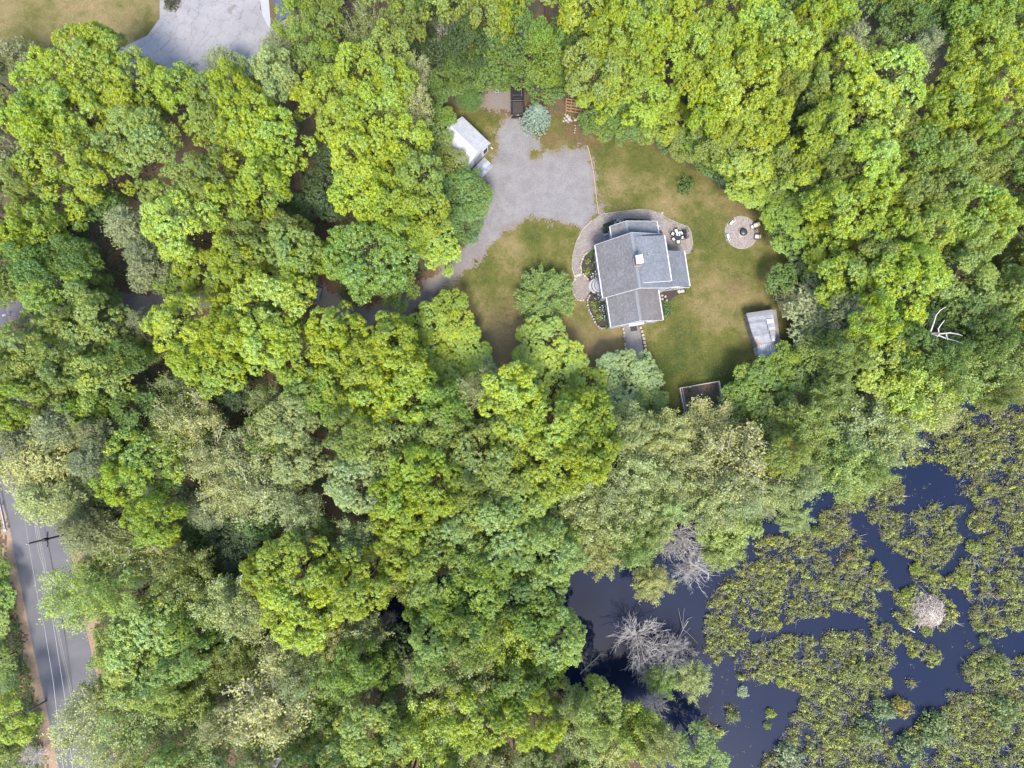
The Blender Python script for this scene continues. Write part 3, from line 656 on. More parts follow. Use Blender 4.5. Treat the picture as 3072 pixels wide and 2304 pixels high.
trees('''
10 110 50 P b 11; 35 150 30 P b 9; 180 125 78 O y; 92 175 66 O y; 268 165 62 O y; 55 245 60 O y; 150 235 66 O l; 228 240 50 o y; 318 150 34 P b 9; 470 125 42 P b 8; 600 92 50 P b 9; 205 85 40 o g
588 140 48 O k; 525 150 26 o k; 590 185 30 o k; 380 185 52 O y; 490 175 45 O y; 440 205 48 O o; 318 235 42 m g; 300 300 75 M v; 255 330 45 m g; 110 330 74 O y; 190 370 52 O y; 40 385 46 O o; 50 482 52 O y
530 250 60 O y; 440 250 45 o y; 585 300 70 O y; 520 310 60 O y; 400 415 66 O o; 375 480 72 O l; 440 370 46 O o; 330 420 30 o v; 250 480 52 P b; 285 540 45 P b 14; 130 440 50 o y; 70 545 50 M d 9; 150 520 40 m d 9; 220 440 35 m m 9
665 80 46 M v; 705 120 44 M g; 640 30 46 O y; 690 30 45 O o; 715 195 58 O l; 745 260 60 O y; 660 200 38 o y; 770 325 60 O y; 560 385 50 O y; 490 440 50 O y; 520 520 48 O o; 690 400 38 m d 7; 700 320 34 m d 7; 640 480 40 m d 6; 600 500 50 O o 12
780 50 52 S o; 835 95 50 O v; 870 30 44 M o; 775 150 55 O y; 840 165 50 O l; 885 150 48 S e; 805 235 60 O l; 885 225 52 S e; 870 290 50 O l; 935 205 36 M m; 960 250 24 m g; 770 400 62 O y; 840 345 50 O y; 905 365 48 O v; 935 300 36 m v; 972 345 32 m o 9
850 430 55 O y; 990 430 62 M m 12; 1010 400 38 m m 10; 1000 480 42 M m 11; 905 455 58 O y; 935 525 48 O l; 960 560 30 o l; 870 500 45 O y; 800 560 88 M g; 720 560 38 m g; 850 615 48 M g; 620 535 56 O v; 560 540 40 m y; 690 555 32 m y
960 105 40 m d; 1010 75 48 M d; 1060 115 62 M m; 1000 135 40 M m; 1110 60 56 M m; 1170 75 38 M g; 1170 125 46 M g; 1180 170 44 M m; 1128 156 28 m m 9; 1040 25 50 O o; 1095 8 40 O y; 960 30 44 M d 9; 900 80 34 M d 8; 1012 205 30 P m 7; 970 170 40 M m 9; 1078 160 32 M m; 1040 165 34 m m 9
1160 235 33 B s; 1270 20 60 O y; 1335 65 58 O y; 1225 70 42 m m 9; 1290 135 62 O o; 1296 196 48 O y; 1350 150 58 O y; 1330 250 45 M m 10; 1400 205 60 O y; 1448 262 50 O y; 1505 308 36 m g 9; 1238 152 36 M m 9; 1385 255 45 M g 11; 1400 50 50 O y; 1350 10 40 O y; 1240 110 36 m m
1500 105 60 O y; 1455 30 50 O y; 1540 55 48 O l; 1585 95 45 O y; 1640 45 56 O l; 1715 85 62 O l; 1760 30 40 O y; 1820 25 44 O y; 1860 60 50 P b; 1835 115 45 P b 14; 1905 95 32 o o; 1985 115 42 S p; 1960 30 52 M m; 2025 75 40 P b; 2095 35 60 M g; 2040 10 50 M m; 2180 40 60 O y; 2120 105 65 O y; 2195 115 50 O y
2180 175 62 O y; 2090 175 50 O y; 2065 235 54 O y; 2145 260 48 O y; 2085 275 38 o y; 2200 310 48 O o; 1605 180 72 O y; 1535 155 56 O y; 1545 220 50 O y; 1655 245 55 O y; 1620 320 66 O l; 1632 384 54 O l; 1560 290 50 M o 12; 1545 328 34 m o 10; 1590 250 50 O y; 1585 362 30 m g 9; 1690 180 44 M o; 1670 130 40 O y
1820 150 62 O y; 1925 180 78 O l; 1745 165 48 O o; 1870 250 84 O l; 1790 275 56 O y; 1890 340 68 O l; 2005 325 62 M g; 2070 325 48 O v; 2135 355 52 W v; 1765 385 60 O y; 1850 445 66 O y; 1730 480 72 M g; 1708 428 38 O o; 1800 330 52 O o; 1790 530 52 O y; 1975 425 56 M o; 2010 490 56 O l; 2110 450 56 O l; 2170 470 50 O l
2118 515 50 O v; 1930 500 52 O y; 1920 400 52 O y; 2195 400 44 m o; 2200 545 46 W p; 2060 410 50 O v; 1900 545 50 O o; 1980 560 48 O y; 1710 340 46 M o 11; 1730 240 44 M d 11; 1950 270 45 M o
115 600 84 M g; 55 570 50 M m; 200 620 46 M m; 150 550 44 M m; 295 580 45 P b 14; 370 595 46 M g; 440 590 55 O y; 500 560 50 O y; 550 596 54 O l; 570 668 76 O l; 596 686 46 O l 14; 636 572 36 O l; 718 706 54 O y; 500 680 50 O y; 20 510 42 O y
183 705 72 M v; 55 745 70 O o; 205 815 62 M v; 120 800 60 O o; 290 690 38 P b; 298 750 36 S o; 265 770 40 M m; 120 700 48 M v; 385 700 68 O y; 450 782 70 O y; 480 720 48 O y; 400 770 45 O y; 30 870 52 O y; 283 885 56 M m 12; 190 905 36 o y; 100 860 50 O o; 180 860 45 M g; 30 800 48 O o
370 845 50 S o; 400 905 58 S e; 355 905 40 S o; 570 865 42 S o; 620 905 58 M p; 520 975 58 S e; 655 835 46 O v; 640 770 62 O y; 720 770 50 O y; 560 740 60 O l; 500 840 42 M d 8; 690 860 52 M g; 460 950 48 M d 8; 570 940 44 M g 9
70 1000 92 P e; 20 960 60 P b; 90 920 60 P b; 165 930 36 P b; 165 1000 55 P b; 60 1080 60 P e; 130 1080 50 P e; 190 960 40 P b; 300 1000 76 O l; 350 960 50 S l; 250 1040 48 O y; 330 1070 50 S o; 450 1000 62 S e; 565 1055 78 S p; 480 1075 50 S e; 375 1085 38 P b 11; 430 1110 38 P b 10; 230 1090 40 M d 9; 640 1000 52 M p; 640 1110 50 S p; 680 1170 44 M m 11
970 660 34 O y 11; 925 695 42 O l 12; 990 712 42 O y 11; 1003 765 54 O l 11; 838 728 52 O y; 790 780 58 O y; 855 795 52 O l; 1170 745 58 O l 11; 1200 805 62 O l 12; 975 812 60 O l 12; 930 760 48 O y 10; 1095 840 58 O l; 1120 870 52 O l; 887 853 62 O y; 800 860 60 O y; 960 875 52 M g; 1030 800 40 m p; 1040 840 44 S p; 740 830 50 O y
1270 840 46 O y; 1360 835 70 M k 11; 1400 870 40 M v 12; 1320 812 36 m k 7; 1205 925 74 O y; 1275 905 58 O y; 1110 930 52 O l; 1045 985 80 M o; 1110 1020 50 M o; 937 925 62 M v; 820 950 76 M v; 750 940 52 O o; 890 1010 52 O y; 935 1055 60 O y; 765 1040 62 M p; 1190 1015 72 O y; 1275 985 56 O y; 1370 925 52 M p; 1000 1065 46 M o; 860 1075 52 O y; 880 780 40 O y
1380 1015 60 S k; 1325 1080 56 S p; 1255 1080 58 W p; 1137 1075 62 M v; 1440 940 52 W e; 1440 1030 54 W p; 1385 1090 50 W p; 1310 960 36 M g
1530 935 70 W e; 1605 1000 82 S e; 1500 1010 60 S e; 1540 1080 62 W p; 1610 1080 50 S p; 1640 845 66 M g; 1600 860 36 m g; 1680 905 52 M v; 1705 785 42 M g 11; 1765 820 60 M v; 1808 850 50 W v; 1910 785 70 O l 13; 1840 760 46 M o; 1980 840 78 W l; 2030 880 46 W e; 1875 935 84 W p; 1945 930 50 W p; 1825 1005 68 W v; 1735 1040 54 W p; 1700 980 46 M o; 1760 920 48 W v; 1900 1020 36 W v
2090 805 70 W v; 2175 770 60 W v; 1990 760 50 M m; 2060 770 44 M m; 2180 850 36 W o; 2050 840 40 W v
1790 680 84 P b 15; 1722 648 38 P b 12; 1800 745 52 P o 12; 1768 715 46 P b 14; 1860 670 50 P b 15; 1842 600 72 O y; 1955 615 80 O y; 2090 595 70 M v; 2125 680 74 M m; 2195 630 58 M v; 1942 700 48 M m; 2020 700 52 M d 10; 1900 690 46 O y; 2010 650 38 M m 10; 2160 720 46 M m; 1780 590 40 O y; 1760 640 36 m d 9; 2060 720 40 M m 9
''')
trees('''
90 650 34 m m 9; 160 662 34 m m 9; 218 655 34 m m 8; 160 1165 52 P b; 130 1140 36 P b; 145 1290 70 S l 11; 195 1290 56 S l; 275 1195 72 S o; 315 1130 52 O y; 385 1250 58 W o; 270 1290 56 M v; 340 1200 42 S e; 215 1230 36 m g; 320 1385 88 M v; 290 1460 74 M v; 240 1400 50 M v; 380 1430 50 M v; 400 1360 46 M g; 462 1312 58 W k; 520 1320 60 W e
635 1238 82 O y; 650 1325 76 O y; 560 1240 44 O y; 720 1260 50 O y; 710 1390 46 W e; 720 1455 54 W v; 605 1420 52 S e; 665 1400 48 W p; 583 1540 92 S e; 168 1575 72 S e; 267 1560 68 S v; 230 1500 52 W e; 400 1535 56 W v; 335 1610 56 S e; 433 1635 58 S v; 230 1640 56 S e; 480 1580 52 S e; 640 1610 54 W v; 520 1440 46 W o 9; 450 1440 50 W o 9; 540 1640 44 S v; 640 1480 48 S p; 690 1540 46 W v; 350 1510 42 M v; 480 1390 38 M m 8
22 1560 46 O y 8; -14 1430 34 m g 5; -8 1290 34 m g 4; -14 1350 32 m v 4; 2 1230 20 m g 3; -5 1640 40 O o 7; 22 1470 22 m m 3
450 1170 40 m d 6; 500 1210 42 m d 6; 530 1160 36 m d 6; 410 1160 36 m m 7; 560 1130 40 m m 8; 430 1090 36 m d 6; 520 1130 34 m d 6; 640 445 30 m d 6; 720 440 36 m d 6; 590 430 30 m d 6
770 1180 52 W k; 870 1125 58 O y; 860 1195 50 O y; 1070 1150 84 M v; 1010 1110 52 M v; 1190 1190 70 M v; 1130 1120 46 M v; 1200 1120 46 W p; 940 1230 80 M g; 860 1250 46 W o; 1015 1305 74 M g; 1105 1290 58 M m; 1060 1220 60 M g; 1180 1270 52 M v 12; 1205 1390 60 M v; 1160 1340 52 M g; 935 1390 54 O v; 1100 1405 68 W l; 1020 1390 54 O o; 1000 1485 66 W e; 1115 1490 48 M v; 1025 1560 62 O y; 1155 1570 56 O y; 960 1320 50 M g; 900 1330 30 m g 9; 930 1450 46 M v
765 1275 62 O y; 765 1365 52 W e; 760 1450 54 M g; 830 1450 40 M g 10; 895 1462 44 P b 10; 790 1580 66 M v; 925 1590 66 W l; 860 1540 46 M m 9; 1060 1640 44 W p; 1290 1545 56 M v; 1375 1590 56 W l; 1255 1600 56 W p; 1320 1620 52 W e; 1430 1620 46 W e; 1160 1640 44 W p; 990 1630 46 W e; 840 1640 48 M v; 730 1640 52 M v; 1090 1530 44 M g; 850 1390 36 m d 7; 1230 1530 36 M p; 1180 1460 34 M m
1260 1140 62 W e; 1300 1200 44 W e; 1380 1180 50 W v; 1415 1150 42 W p; 1340 1145 52 W p; 1445 1100 44 W k; 1407 1258 40 W e 6; 1572 1140 60 M v 8; 1560 1190 44 W v 7; 1500 1468 36 W e 5; 1430 1475 34 W v 5; 1515 1635 52 M v 7; 1650 1090 36 S p 7; 1720 1120 32 W k 5; 1620 1110 30 S p 7; 1850 1060 24 W v 5; 1680 1060 44 W p
1460 1165 54 X e 8; 1505 1232 48 X e 7; 1385 1388 54 X e 6; 1445 1420 40 X e 6; 1420 1530 30 X e 4; 1538 92 26 X e 15; 65 1640 30 X e 3; 965 48 30 X e 12; 1395 1445 34 X e 5; 835 1345 20 X e 4; 1480 1415 30 X e 5; 1490 1180 40 X e 7
''')
trees('''
1275 258 26 m m 5; 1305 272 26 m g 4; 1350 276 30 m m 5; 1400 282 28 m o 5; 1448 296 28 m m 5; 1490 318 26 m g 4; 1530 348 26 m m 5; 1570 375 26 m d 4; 1612 398 28 m m 5; 1660 430 28 m g 5; 1698 500 26 m m 5; 1735 560 30 m d 5; 1760 605 30 m m 6; 1720 780 24 m g 5; 1680 790 22 m o 4; 945 250 26 m m 5; 1480 315 36 O o 12; 1545 330 30 O y 12; 1690 600 30 m m 7
''')
# margin of the wood just past the frame, seen when the camera steps aside
rr = random.Random(5)
EX = []
for k in range(30):
    x = -60 + k * 78
    EX.append((x, -60 + rr.uniform(-14, 14), 62, rr.choice('OMO'), rr.choice('yogvm'), None) if not (-100 < x < 620) else None)
    EX.append((x, 1715 + rr.uniform(-14, 14), 60, rr.choice('WMSO'), rr.choice('evgpo'), None) if 250 < x < 1420 else None)
for k in range(12):
    EX.append((2275 + rr.uniform(-10, 10), -20 + k * 70, 60, rr.choice('OMO'), rr.choice('yogv'), None))
for k in range(22):
    if 480 < k * 78 < 560 or k * 78 > 900: EX.append(None)
    else: EX.append((-70 + rr.uniform(-10, 10), 130 + k * 78, 60, rr.choice('OMP'), rr.choice('yogb'), None))
TREES = T_ + [e for e in EX if e]
DEFH = {'O': 15, 'o': 12, 'M': 13.5, 'm': 9, 'P': 16, 'S': 12.5, 'W': 11.5, 'B': 7.5, 'X': 6}
def relation(x, y, used, word):
    for lm, lx_, ly_ in sorted(LAND, key=lambda l: math.hypot(l[1] - x, l[2] - y))[:6]:
        dx, dy = x - lx_, ly_ - y
        o = OCT[int(round(math.degrees(math.atan2(dy, dx)) / 45)) % 8]
        k = (word, o, lm)
        yield k
cnt = {}
info = []
for i, (x, y, rd, ty, tn, h) in enumerate(TREES):
    size = 'broad ' if rd >= 70 else ('small ' if rd <= 38 and ty not in 'om' else '')
    word = size + TINT[tn][1] + ' ' + KIND[ty] if ty != 'X' else KIND['X']
    key = next(iter(relation(x, y, cnt, word))); lmk = [l for l in LAND if l[0] == key[2]][0]
    cnt.setdefault(key, []).append((math.hypot(lmk[1] - x, lmk[2] - y), i)); info.append(key)
labels = {}
for key, lst in cnt.items():
    lst.sort()
    for n_, (_, i) in enumerate(lst):
        word, o, lm = key
        if len(lst) == 1: labels[i] = f'{word} {o} {lm}'
        else: labels[i] = f'{word} {o} {lm}, {ORD[min(n_, 9)] or ""}nearest'
r2 = random.Random(12)
GRP = {'O': 'oaks of the wood', 'o': 'oaks of the wood', 'M': 'maples of the wood', 'm': 'maples of the wood', 'P': 'pines of the wood', 'S': 'half-leafed trees of the wood', 'W': 'fine-leaved trees of the wood', 'X': 'bare trees', 'B': None}
NAME = {'O': 'oak_tree', 'o': 'oak_tree', 'M': 'maple_tree', 'm': 'maple_tree', 'P': 'pine_tree', 'S': 'budding_tree', 'W': 'willow_tree', 'X': 'bare_tree', 'B': 'spruce_tree'}
for i, (x, y, rd, ty, tn, h) in enumerate(TREES):
    h = h or DEFH[ty] * r2.uniform(.9, 1.12)
    lst = PROTO[ty]; crown, trunk, R0, H0 = lst[r2.randrange(len(lst))]
    for _ in range(7):
        zc = h - .35 * rd * MPD; gx, gy = D(x, y, max(zc, h * .6)); g1 = (np.array([gx]), np.array([gy]))
        if h < 6 or (sdf(LAWN, *g1)[0] > .4 and courtd(*g1)[0] > .4): break
        h *= .86
    rm = rd * MPD * (H - zc) / H * 1.04
    z0 = max(gz1(gx, gy), -1.2)
    lab = labels[i]
    t = thing(NAME[ty], lab, 'tree', (gx, gy, z0), r2.uniform(0, 6.28), GRP[ty])
    s = rm / R0; t.scale = (s * r2.uniform(.94, 1.06), s * r2.uniform(.94, 1.06), (h - z0) / H0)
    tr = mobj('trunk', trunk, t)
    if crown:
        cr = mobj('crown', crown, t); c = TINT[tn][0]; q = r2.uniform(.85, 1.15); hshift = r2.uniform(-.08, .08)
        cr.color = (c[0] * q * (1 + hshift), c[1] * q, c[2] * q * (1 - hshift), 1)
# the round tree that stands alone on the lawn: sprays of narrow leaves
def lawn_tree():
    r = np.random.default_rng(55); L = Leaves(56); mb = MB(); R, Ht = 4.35, 4.6
    tube(mb, [(0, 0, -.1), (.05, 0, 1.2), (0, 0, 2.2)], .2, .13, 8)
    for d in sph(r, 135, 0.0):
        e = d * np.array([R, R, Ht * .52]) * r.uniform(.78, 1.08) + np.array([0, 0, Ht * .45]); pts = limb(mb, (0, 0, 1.5 + r.uniform(0, .8)), e, .05, .012, r, n=4)
        b0 = np.array(pts[2]); n = 14; ts = np.linspace(0, 1, n)[:, None]; c = b0 + (e - b0) * ts; nl = 14
        ax = unit((e - b0)[None])[0]
        P = c[:, None, :] + r.normal(size=(n, nl, 3)) * np.array([.16, .16, .12]); Nn = unit(r.normal(size=P.shape) * .55 + np.array([0, 0, 1])); T = unit(r.normal(size=P.shape) * .6 + ax)
        L.add(P.reshape(-1, 3), Nn.reshape(-1, 3), .22 * r.uniform(.6, 1.2, n * nl), r.random(n * nl), np.repeat(np.clip(r.normal(.45, .25, n), 0, 1), nl), T.reshape(-1, 3))
    t = thing('lawn_tree', 'round mid-green tree standing alone on the front lawn', 'tree', (*D(1178, 642, 2.2), 0))
    mobj('trunk', mb.mesh('trunk_and_limbs', M['bark'], True), t)
    c = mobj('crown', L.mesh('crown_leaves', M['leaf'], .5), t); c.color = (.20, .29, .055, 1)
lawn_tree()
# forked dead snag at the right
mb = MB(); r = np.random.default_rng(3)
def snag(pts, r0, r1): tube(mb, [tuple(A3(2700 + a / 3.966, 880 + b / 3.966, z)) for a, b, z in pts], r0, r1, 7)
t = thing('dead_snag', 'forked grey-white dead snag reaching out among green trees', 'tree', (0, 0, 0))
snag([(-160, 470, 0), (60, 488, 7), (170, 490, 10), (330, 485, 12.5)], .2, .11); t_o = mb.build('trunk', M['greybark'], t, True)
for P in ([(330, 485, 12.5), (365, 450, 13), (400, 360, 13.6), (430, 260, 14), (480, 200, 14.3), (550, 160, 14.5)], [(330, 490, 12.5), (400, 580, 13), (450, 640, 13.3), (480, 710, 13.6), (540, 770, 13.8), (585, 820, 14)],
          [(330, 485, 12.5), (460, 460, 13.5), (455, 420, 14.3), (490, 370, 15), (530, 320, 15.4)], [(330, 485, 12.5), (480, 480, 13.2), (600, 470, 13.8), (690, 485, 14.2), (745, 505, 14.5)],
          [(330, 485, 12.5), (470, 505, 13.2), (560, 540, 13.8), (680, 570, 14.2), (820, 635, 14.8)], [(470, 480, 13.2), (440, 520, 13.6), (432, 556, 13.8)], [(550, 490, 13.6), (565, 555, 14)]):
    mb = MB(); snag(P, .11, .03); mb.build('branch', M['snag'], t, True)
# undergrowth of the wood
def scatter_clumps(name, n, regionf, box, size, hgt, nleaf, lsize, seed, m, label, kind='stuff', z0f=None, colr=None):
    r = np.random.default_rng(seed); x = r.uniform(box[0], box[2], n * 4); y = r.uniform(box[1], box[3], n * 4)
    k = regionf(x, y); x, y = x[k][:n], y[k][:n]; L = Leaves(seed + 1); z0 = (z0f or gz)(x, y); nn = len(x)
    s = size * r.uniform(.6, 1.5, nn); hh = hgt * r.uniform(.4, 1.5, nn); d = unit(r.normal(size=(nn, nleaf, 3)) + np.array([0, 0, .7])); d[..., 2] = np.abs(d[..., 2])
    P = np.stack([x, y, z0], 1)[:, None, :] + d * np.stack([s, s, hh], 1)[:, None, :] * r.uniform(.55, 1.05, (nn, nleaf, 1))
    Nn = unit(d * .7 + np.array([0, 0, .8]) + r.normal(size=d.shape) * .45); tvv = np.clip(r.normal(.5, .3, nn), 0, 1); lvv = np.clip(r.normal(.5, .22, nn), 0, 1)
    L.add(P.reshape(-1, 3), Nn.reshape(-1, 3), lsize * r.uniform(.6, 1.3, nn * nleaf), np.clip(np.repeat(lvv, nleaf) + r.normal(size=nn * nleaf) * .18, 0, 1), np.repeat(tvv, nleaf))
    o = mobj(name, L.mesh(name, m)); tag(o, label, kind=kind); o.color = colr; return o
ROADP = [(a, b, 5.6) for a, b, c in RC]
def woodf(x, y):
    return (sdf(LAWN, x, y) > .8) & (courtd(x, y) > 1.2) & (sdf(WATER, x, y) > .5) & (sdline(ROADP, x, y) > 0.2) & (sdf(NL, x, y) > 0) & (vnoise(x, y, 5, 9) > .38) & ~((x < -25) & (y > D(0, 140)[1]) & (x < D(625, 0)[0]))
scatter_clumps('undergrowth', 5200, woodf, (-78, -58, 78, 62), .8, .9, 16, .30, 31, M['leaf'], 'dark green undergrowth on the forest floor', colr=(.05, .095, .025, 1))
def vergef(x, y): return (x < -62) & (sdline([(a, b, 5.0) for a, b, c in RC], x, y) > 0) & (y < 0) & (x < -58) & (y > -60)
scatter_clumps('roadside_scrub', 1500, lambda x, y: (sdline([(a, b, 5.0) for a, b, c in RC], x, y) > 0) & (x < D(150 * 1, 0)[0] - 0) & ((x - (-68)) < (-y - 20) * .22 + 4), (-82, -58, -55, -12), .55, .6, 16, .24, 41, M['leaf'], 'tangled bright green scrub along the road', colr=(.13, .20, .03, 1))

def lawnf(x, y): return (sdf(LAWN, x, y) < .5) & (courtd(x, y) > .15) & (vnoise(x, y, 3, 15) + .5 * vnoise(x, y, .8, 16) > .62)
scatter_clumps('grass_tufts', 9000, lawnf, (min(lx), min(ly), max(lx), max(ly)), .14, .05, 4, .10, 35, M['leaf'], 'tufts of greener grass in the worn lawn', z0f=lambda x, y: .015 + 0 * x, colr=(.085, .115, .022, 1))
scatter_clumps('straw_tufts', 7000, lambda x, y: (sdf(LAWN, x, y) < .5) & (courtd(x, y) > -.2) & (vnoise(x, y, 3.5, 17) + .5 * vnoise(x, y, .8, 18) > .68), (min(lx), min(ly), max(lx), max(ly)), .14, .04, 4, .09, 37, M['leaf'], 'dry straw-coloured tufts in the worn lawn', z0f=lambda x, y: .015 + 0 * x, colr=(.19, .145, .07, 1))
scatter_clumps('fallen_leaves', 2600, lambda x, y: (np.abs(sdf(LAWN, x, y) + .8) < 1.6) & (courtd(x, y) > -1.2), (min(lx), min(ly), max(lx), max(ly)), .25, .03, 3, .09, 39, M['leaf'], 'fallen leaves along the edge of the lawn', z0f=lambda x, y: .045 + 0 * x, colr=(.20, .14, .07, 1))
# ------------------------------------------------------------------ the marsh
def B3(x, y): return D(1475 + x / 3, 1106 + y / 3)
def B2(x, y): return D(1475 + x / 3, 553 + y / 3)
ISL = [[B3(*p) for p in q] for q in (
    [(560, 130), (700, 150), (860, 60), (960, -20), (1120, 20), (1180, 130), (1290, 250), (1270, 330), (1220, 370), (1330, 420), (1360, 500), (1270, 520), (1280, 640), (1180, 670), (1010, 650), (900, 700), (750, 720), (600, 760), (440, 760), (430, 870), (330, 960), (220, 990), (130, 920), (100, 740), (230, 680), (170, 600), (230, 500), (360, 430), (470, 330), (480, 200)],
    [(640, 830), (780, 800), (1000, 730), (1180, 740), (1340, 740), (1400, 830), (1440, 980), (1380, 1060), (1440, 1090), (1300, 1170), (1250, 1240), (1240, 1330), (1400, 1480), (1480, 1700), (1500, 2200), (300, 2200), (480, 1659), (540, 1560), (680, 1500), (740, 1330), (720, 1220), (660, 1150), (480, 1130), (350, 1060), (340, 950), (480, 870)],
    [(1200, 0), (1210, 100), (1330, 170), (1420, 260), (1530, 330), (1470, 380), (1560, 440), (1680, 500), (1790, 520), (1860, 620), (1900, 720), (2000, 800), (2180, 790), (2300, 760), (2700, 700), (2700, -60), (1240, -60)],
    [(1480, 840), (1580, 840), (1740, 900), (1760, 1000), (1650, 1020), (1530, 1000), (1480, 930)], [(1760, 850), (1880, 830), (1900, 890), (1780, 900)],
    [(1780, 1010), (1930, 930), (2050, 930), (2212, 900), (2700, 900), (2700, 2200), (1600, 2200), (1450, 1659), (1430, 1400), (1480, 1370), (1640, 1340), (1750, 1250), (1650, 1200), (1580, 1160), (1700, 1150), (1900, 1200), (1980, 1100), (1850, 1080)],
    [(250, 1200), (330, 1230), (450, 1330), (370, 1400), (270, 1380)], [(1460, 1070), (1550, 1100), (1560, 1180), (1480, 1200)], [(150, 1350), (230, 1450), (170, 1470)],
    [(1430, 500), (1600, 470), (1790, 560), (1820, 700), (1760, 780), (1600, 800), (1440, 700), (1400, 640)])]
ISL += [[B2(*p) for p in q] for q in (
    [(1100, 1480), (1250, 1420), (1330, 1380), (1440, 1440), (1500, 1560), (1700, 1680), (1000, 1680), (1060, 1560)],
    [(1440, 1300), (1560, 1060), (1810, 1040), (2050, 900), (2212, 780), (2700, 600), (2700, 1150), (2212, 1260), (2100, 1330), (1900, 1430), (1850, 1560), (1700, 1400), (1560, 1380), (1500, 1480)],
    [(1860, 1480), (2050, 1400), (2212, 1330), (2700, 1250), (2700, 1690), (1900, 1690)])]
CH = [[(*B3(x, y), wd * MPD) for x, y, wd in q] for q in ([(1720, -20, 9), (1800, 60, 10), (1880, 170, 8), (1840, 280, 8), (1700, 420, 8)], [(700, 1200, 6), (860, 1210, 5)], [(1120, 1400, 5), (1300, 1330, 6), (1400, 1300, 8)])]
lc = B3(1605, 650)
def marshd(x, y):
    d = np.full(np.shape(x), 1e9)
    for p in ISL: d = np.minimum(d, sdf(p, x, y))
    for c in CH: d = np.maximum(d, -sdline(c, x, y))
    return np.maximum(d, 2.45 - np.hypot(x - lc[0], y - lc[1]))
def marshf(t):
    def f(x, y): return (marshd(x, y) + (vnoise(x, y, 1.6, 21) - .5) * 2.0 + (vnoise(x, y, 4.2, 24) - .42) * 2.2 < -0.1) & (vnoise(x, y, 1.2, 22) + .45 * vnoise(x, y, .5, 23) > t)
    return f
mb3 = (B3(60, 0)[0], D(0, 1720)[1], 82, D(0, 780)[1])
wz = lambda x, y: np.full(np.shape(x), WZ)
scatter_clumps('marsh_shrubs', 9500, marshf(.56), mb3, .36, .8, 18, .19, 51, M['leaf'], 'knee-high olive leatherleaf shrubs standing in the pond', z0f=wz, colr=(.150, .162, .030, 1))
scatter_clumps('marsh_heath', 2200, lambda x, y: marshf(.45)(x, y) & (vnoise(x, y, 5, 31) > .52), mb3, .34, .6, 16, .17, 57, M['leaf'], 'brownish-grey low heath among the marsh shrubs', z0f=wz, colr=(.145, .128, .062, 1))
scatter_clumps('marsh_sedge', 1500, marshf(.70), mb3, .40, 1.1, 22, .22, 61, M['leaf'], 'brighter yellow-green sprays among the marsh shrubs', z0f=wz, colr=(.28, .31, .03, 1))
scatter_clumps('marsh_litter', 6500, marshf(.30), mb3, .5, .25, 9, .20, 65, M['leaf'], 'brownish dead stems and drowned leaves under the marsh shrubs', z0f=wz, colr=(.10, .088, .045, 1))
def twigs(n, f, seed, box, ln):
    r = np.random.default_rng(seed); mb = MB(); c = 0
    X = r.uniform(box[0], box[2], n * 8); Y = r.uniform(box[1], box[3], n * 8); k = f(X, Y)
    for x, y in zip(X[k][:n], Y[k][:n]):
        for _ in range(r.integers(3, 7)):
            d = unit(r.normal(size=3) * np.array([1, 1, .5]) + np.array([0, 0, .6])); a = np.array([x, y, WZ]); b = a + d * ln * r.uniform(.5, 1.2); tube(mb, [tuple(a), tuple((a + b) / 2 + r.normal(size=3) * .05), tuple(b)], .022, .012, 3)
    return mb
scatter_clumps('pond_litter', 420, lambda x, y: (sdf(WATER, x, y) < -2) & (vnoise(x, y, 6, 77) > .52), mb3, .28, .04, 5, .13, 67, M['leaf'], 'drowned leaves and weed floating on the open pond', z0f=wz, colr=(.14, .16, .04, 1))
tag(twigs(1100, marshf(.4), 71, mb3, 1.1).build('marsh_twigs', M['greybark']), 'bare grey twigs poking through the marsh shrubs', kind='stuff')
# beaver lodge
t = thing('beaver_lodge', 'domed beaver lodge of bleached sticks in the marsh', 'beaver lodge', (lc[0], lc[1], WZ))
r = np.random.default_rng(81)
mb = MB(); mb.lathe((0, 0, 0), [(2.35, -.4), (2.2, .2), (1.6, .75), (.8, 1.1), (.2, 1.2)], 20); mb.build('mound', mat('lodge_mud', (.16, .10, .075), (.09, .06, .045), 5, .95, bscale=8, bstr=1, bdist=.1), t, True)
def stickmesh(L_, rad): b = MB(); tube(b, [(-L_ / 2, 0, 0), (0, .04 * L_, 0.02), (L_ / 2, 0, 0)], rad, rad * .6, 5); return b.mesh('stick', M['stick'])
sms = [stickmesh(l, w_) for l, w_ in ((1.1, .035), (1.6, .04), (.8, .03), (2.1, .045))]
def lodge_pose(o, r):
    a = r.uniform(0, 6.28); q = math.sqrt(r.uniform(0, 1)) * 2.3; z = 1.22 * (1 - (q / 2.45) ** 2) + .05
    o.location = (q * math.cos(a), q * math.sin(a), z); o.rotation_euler = (0, math.atan(.9 * q / 2.4) * r.uniform(.4, 1.1), a + r.normal() * .9)
for k in range(240):
    o = mobj('stick', sms[r.integers(0, 4)], t); lodge_pose(o, r)
mb = MB()
for k in range(420):
    a = r.uniform(0, 6.28); q = math.sqrt(r.uniform(0, 1)) * 2.4; z = 1.18 * (1 - (q / 2.5) ** 2) + .03; p = np.array([q * math.cos(a), q * math.sin(a), z]); d = unit(r.normal(size=3) * np.array([1, 1, .25])) * r.uniform(.25, .7)
    tube(mb, [tuple(p - d), tuple(p + d)], .022, .015, 3)
tag(mb.build('stick_pile', M['stick'], t), kind='stuff')
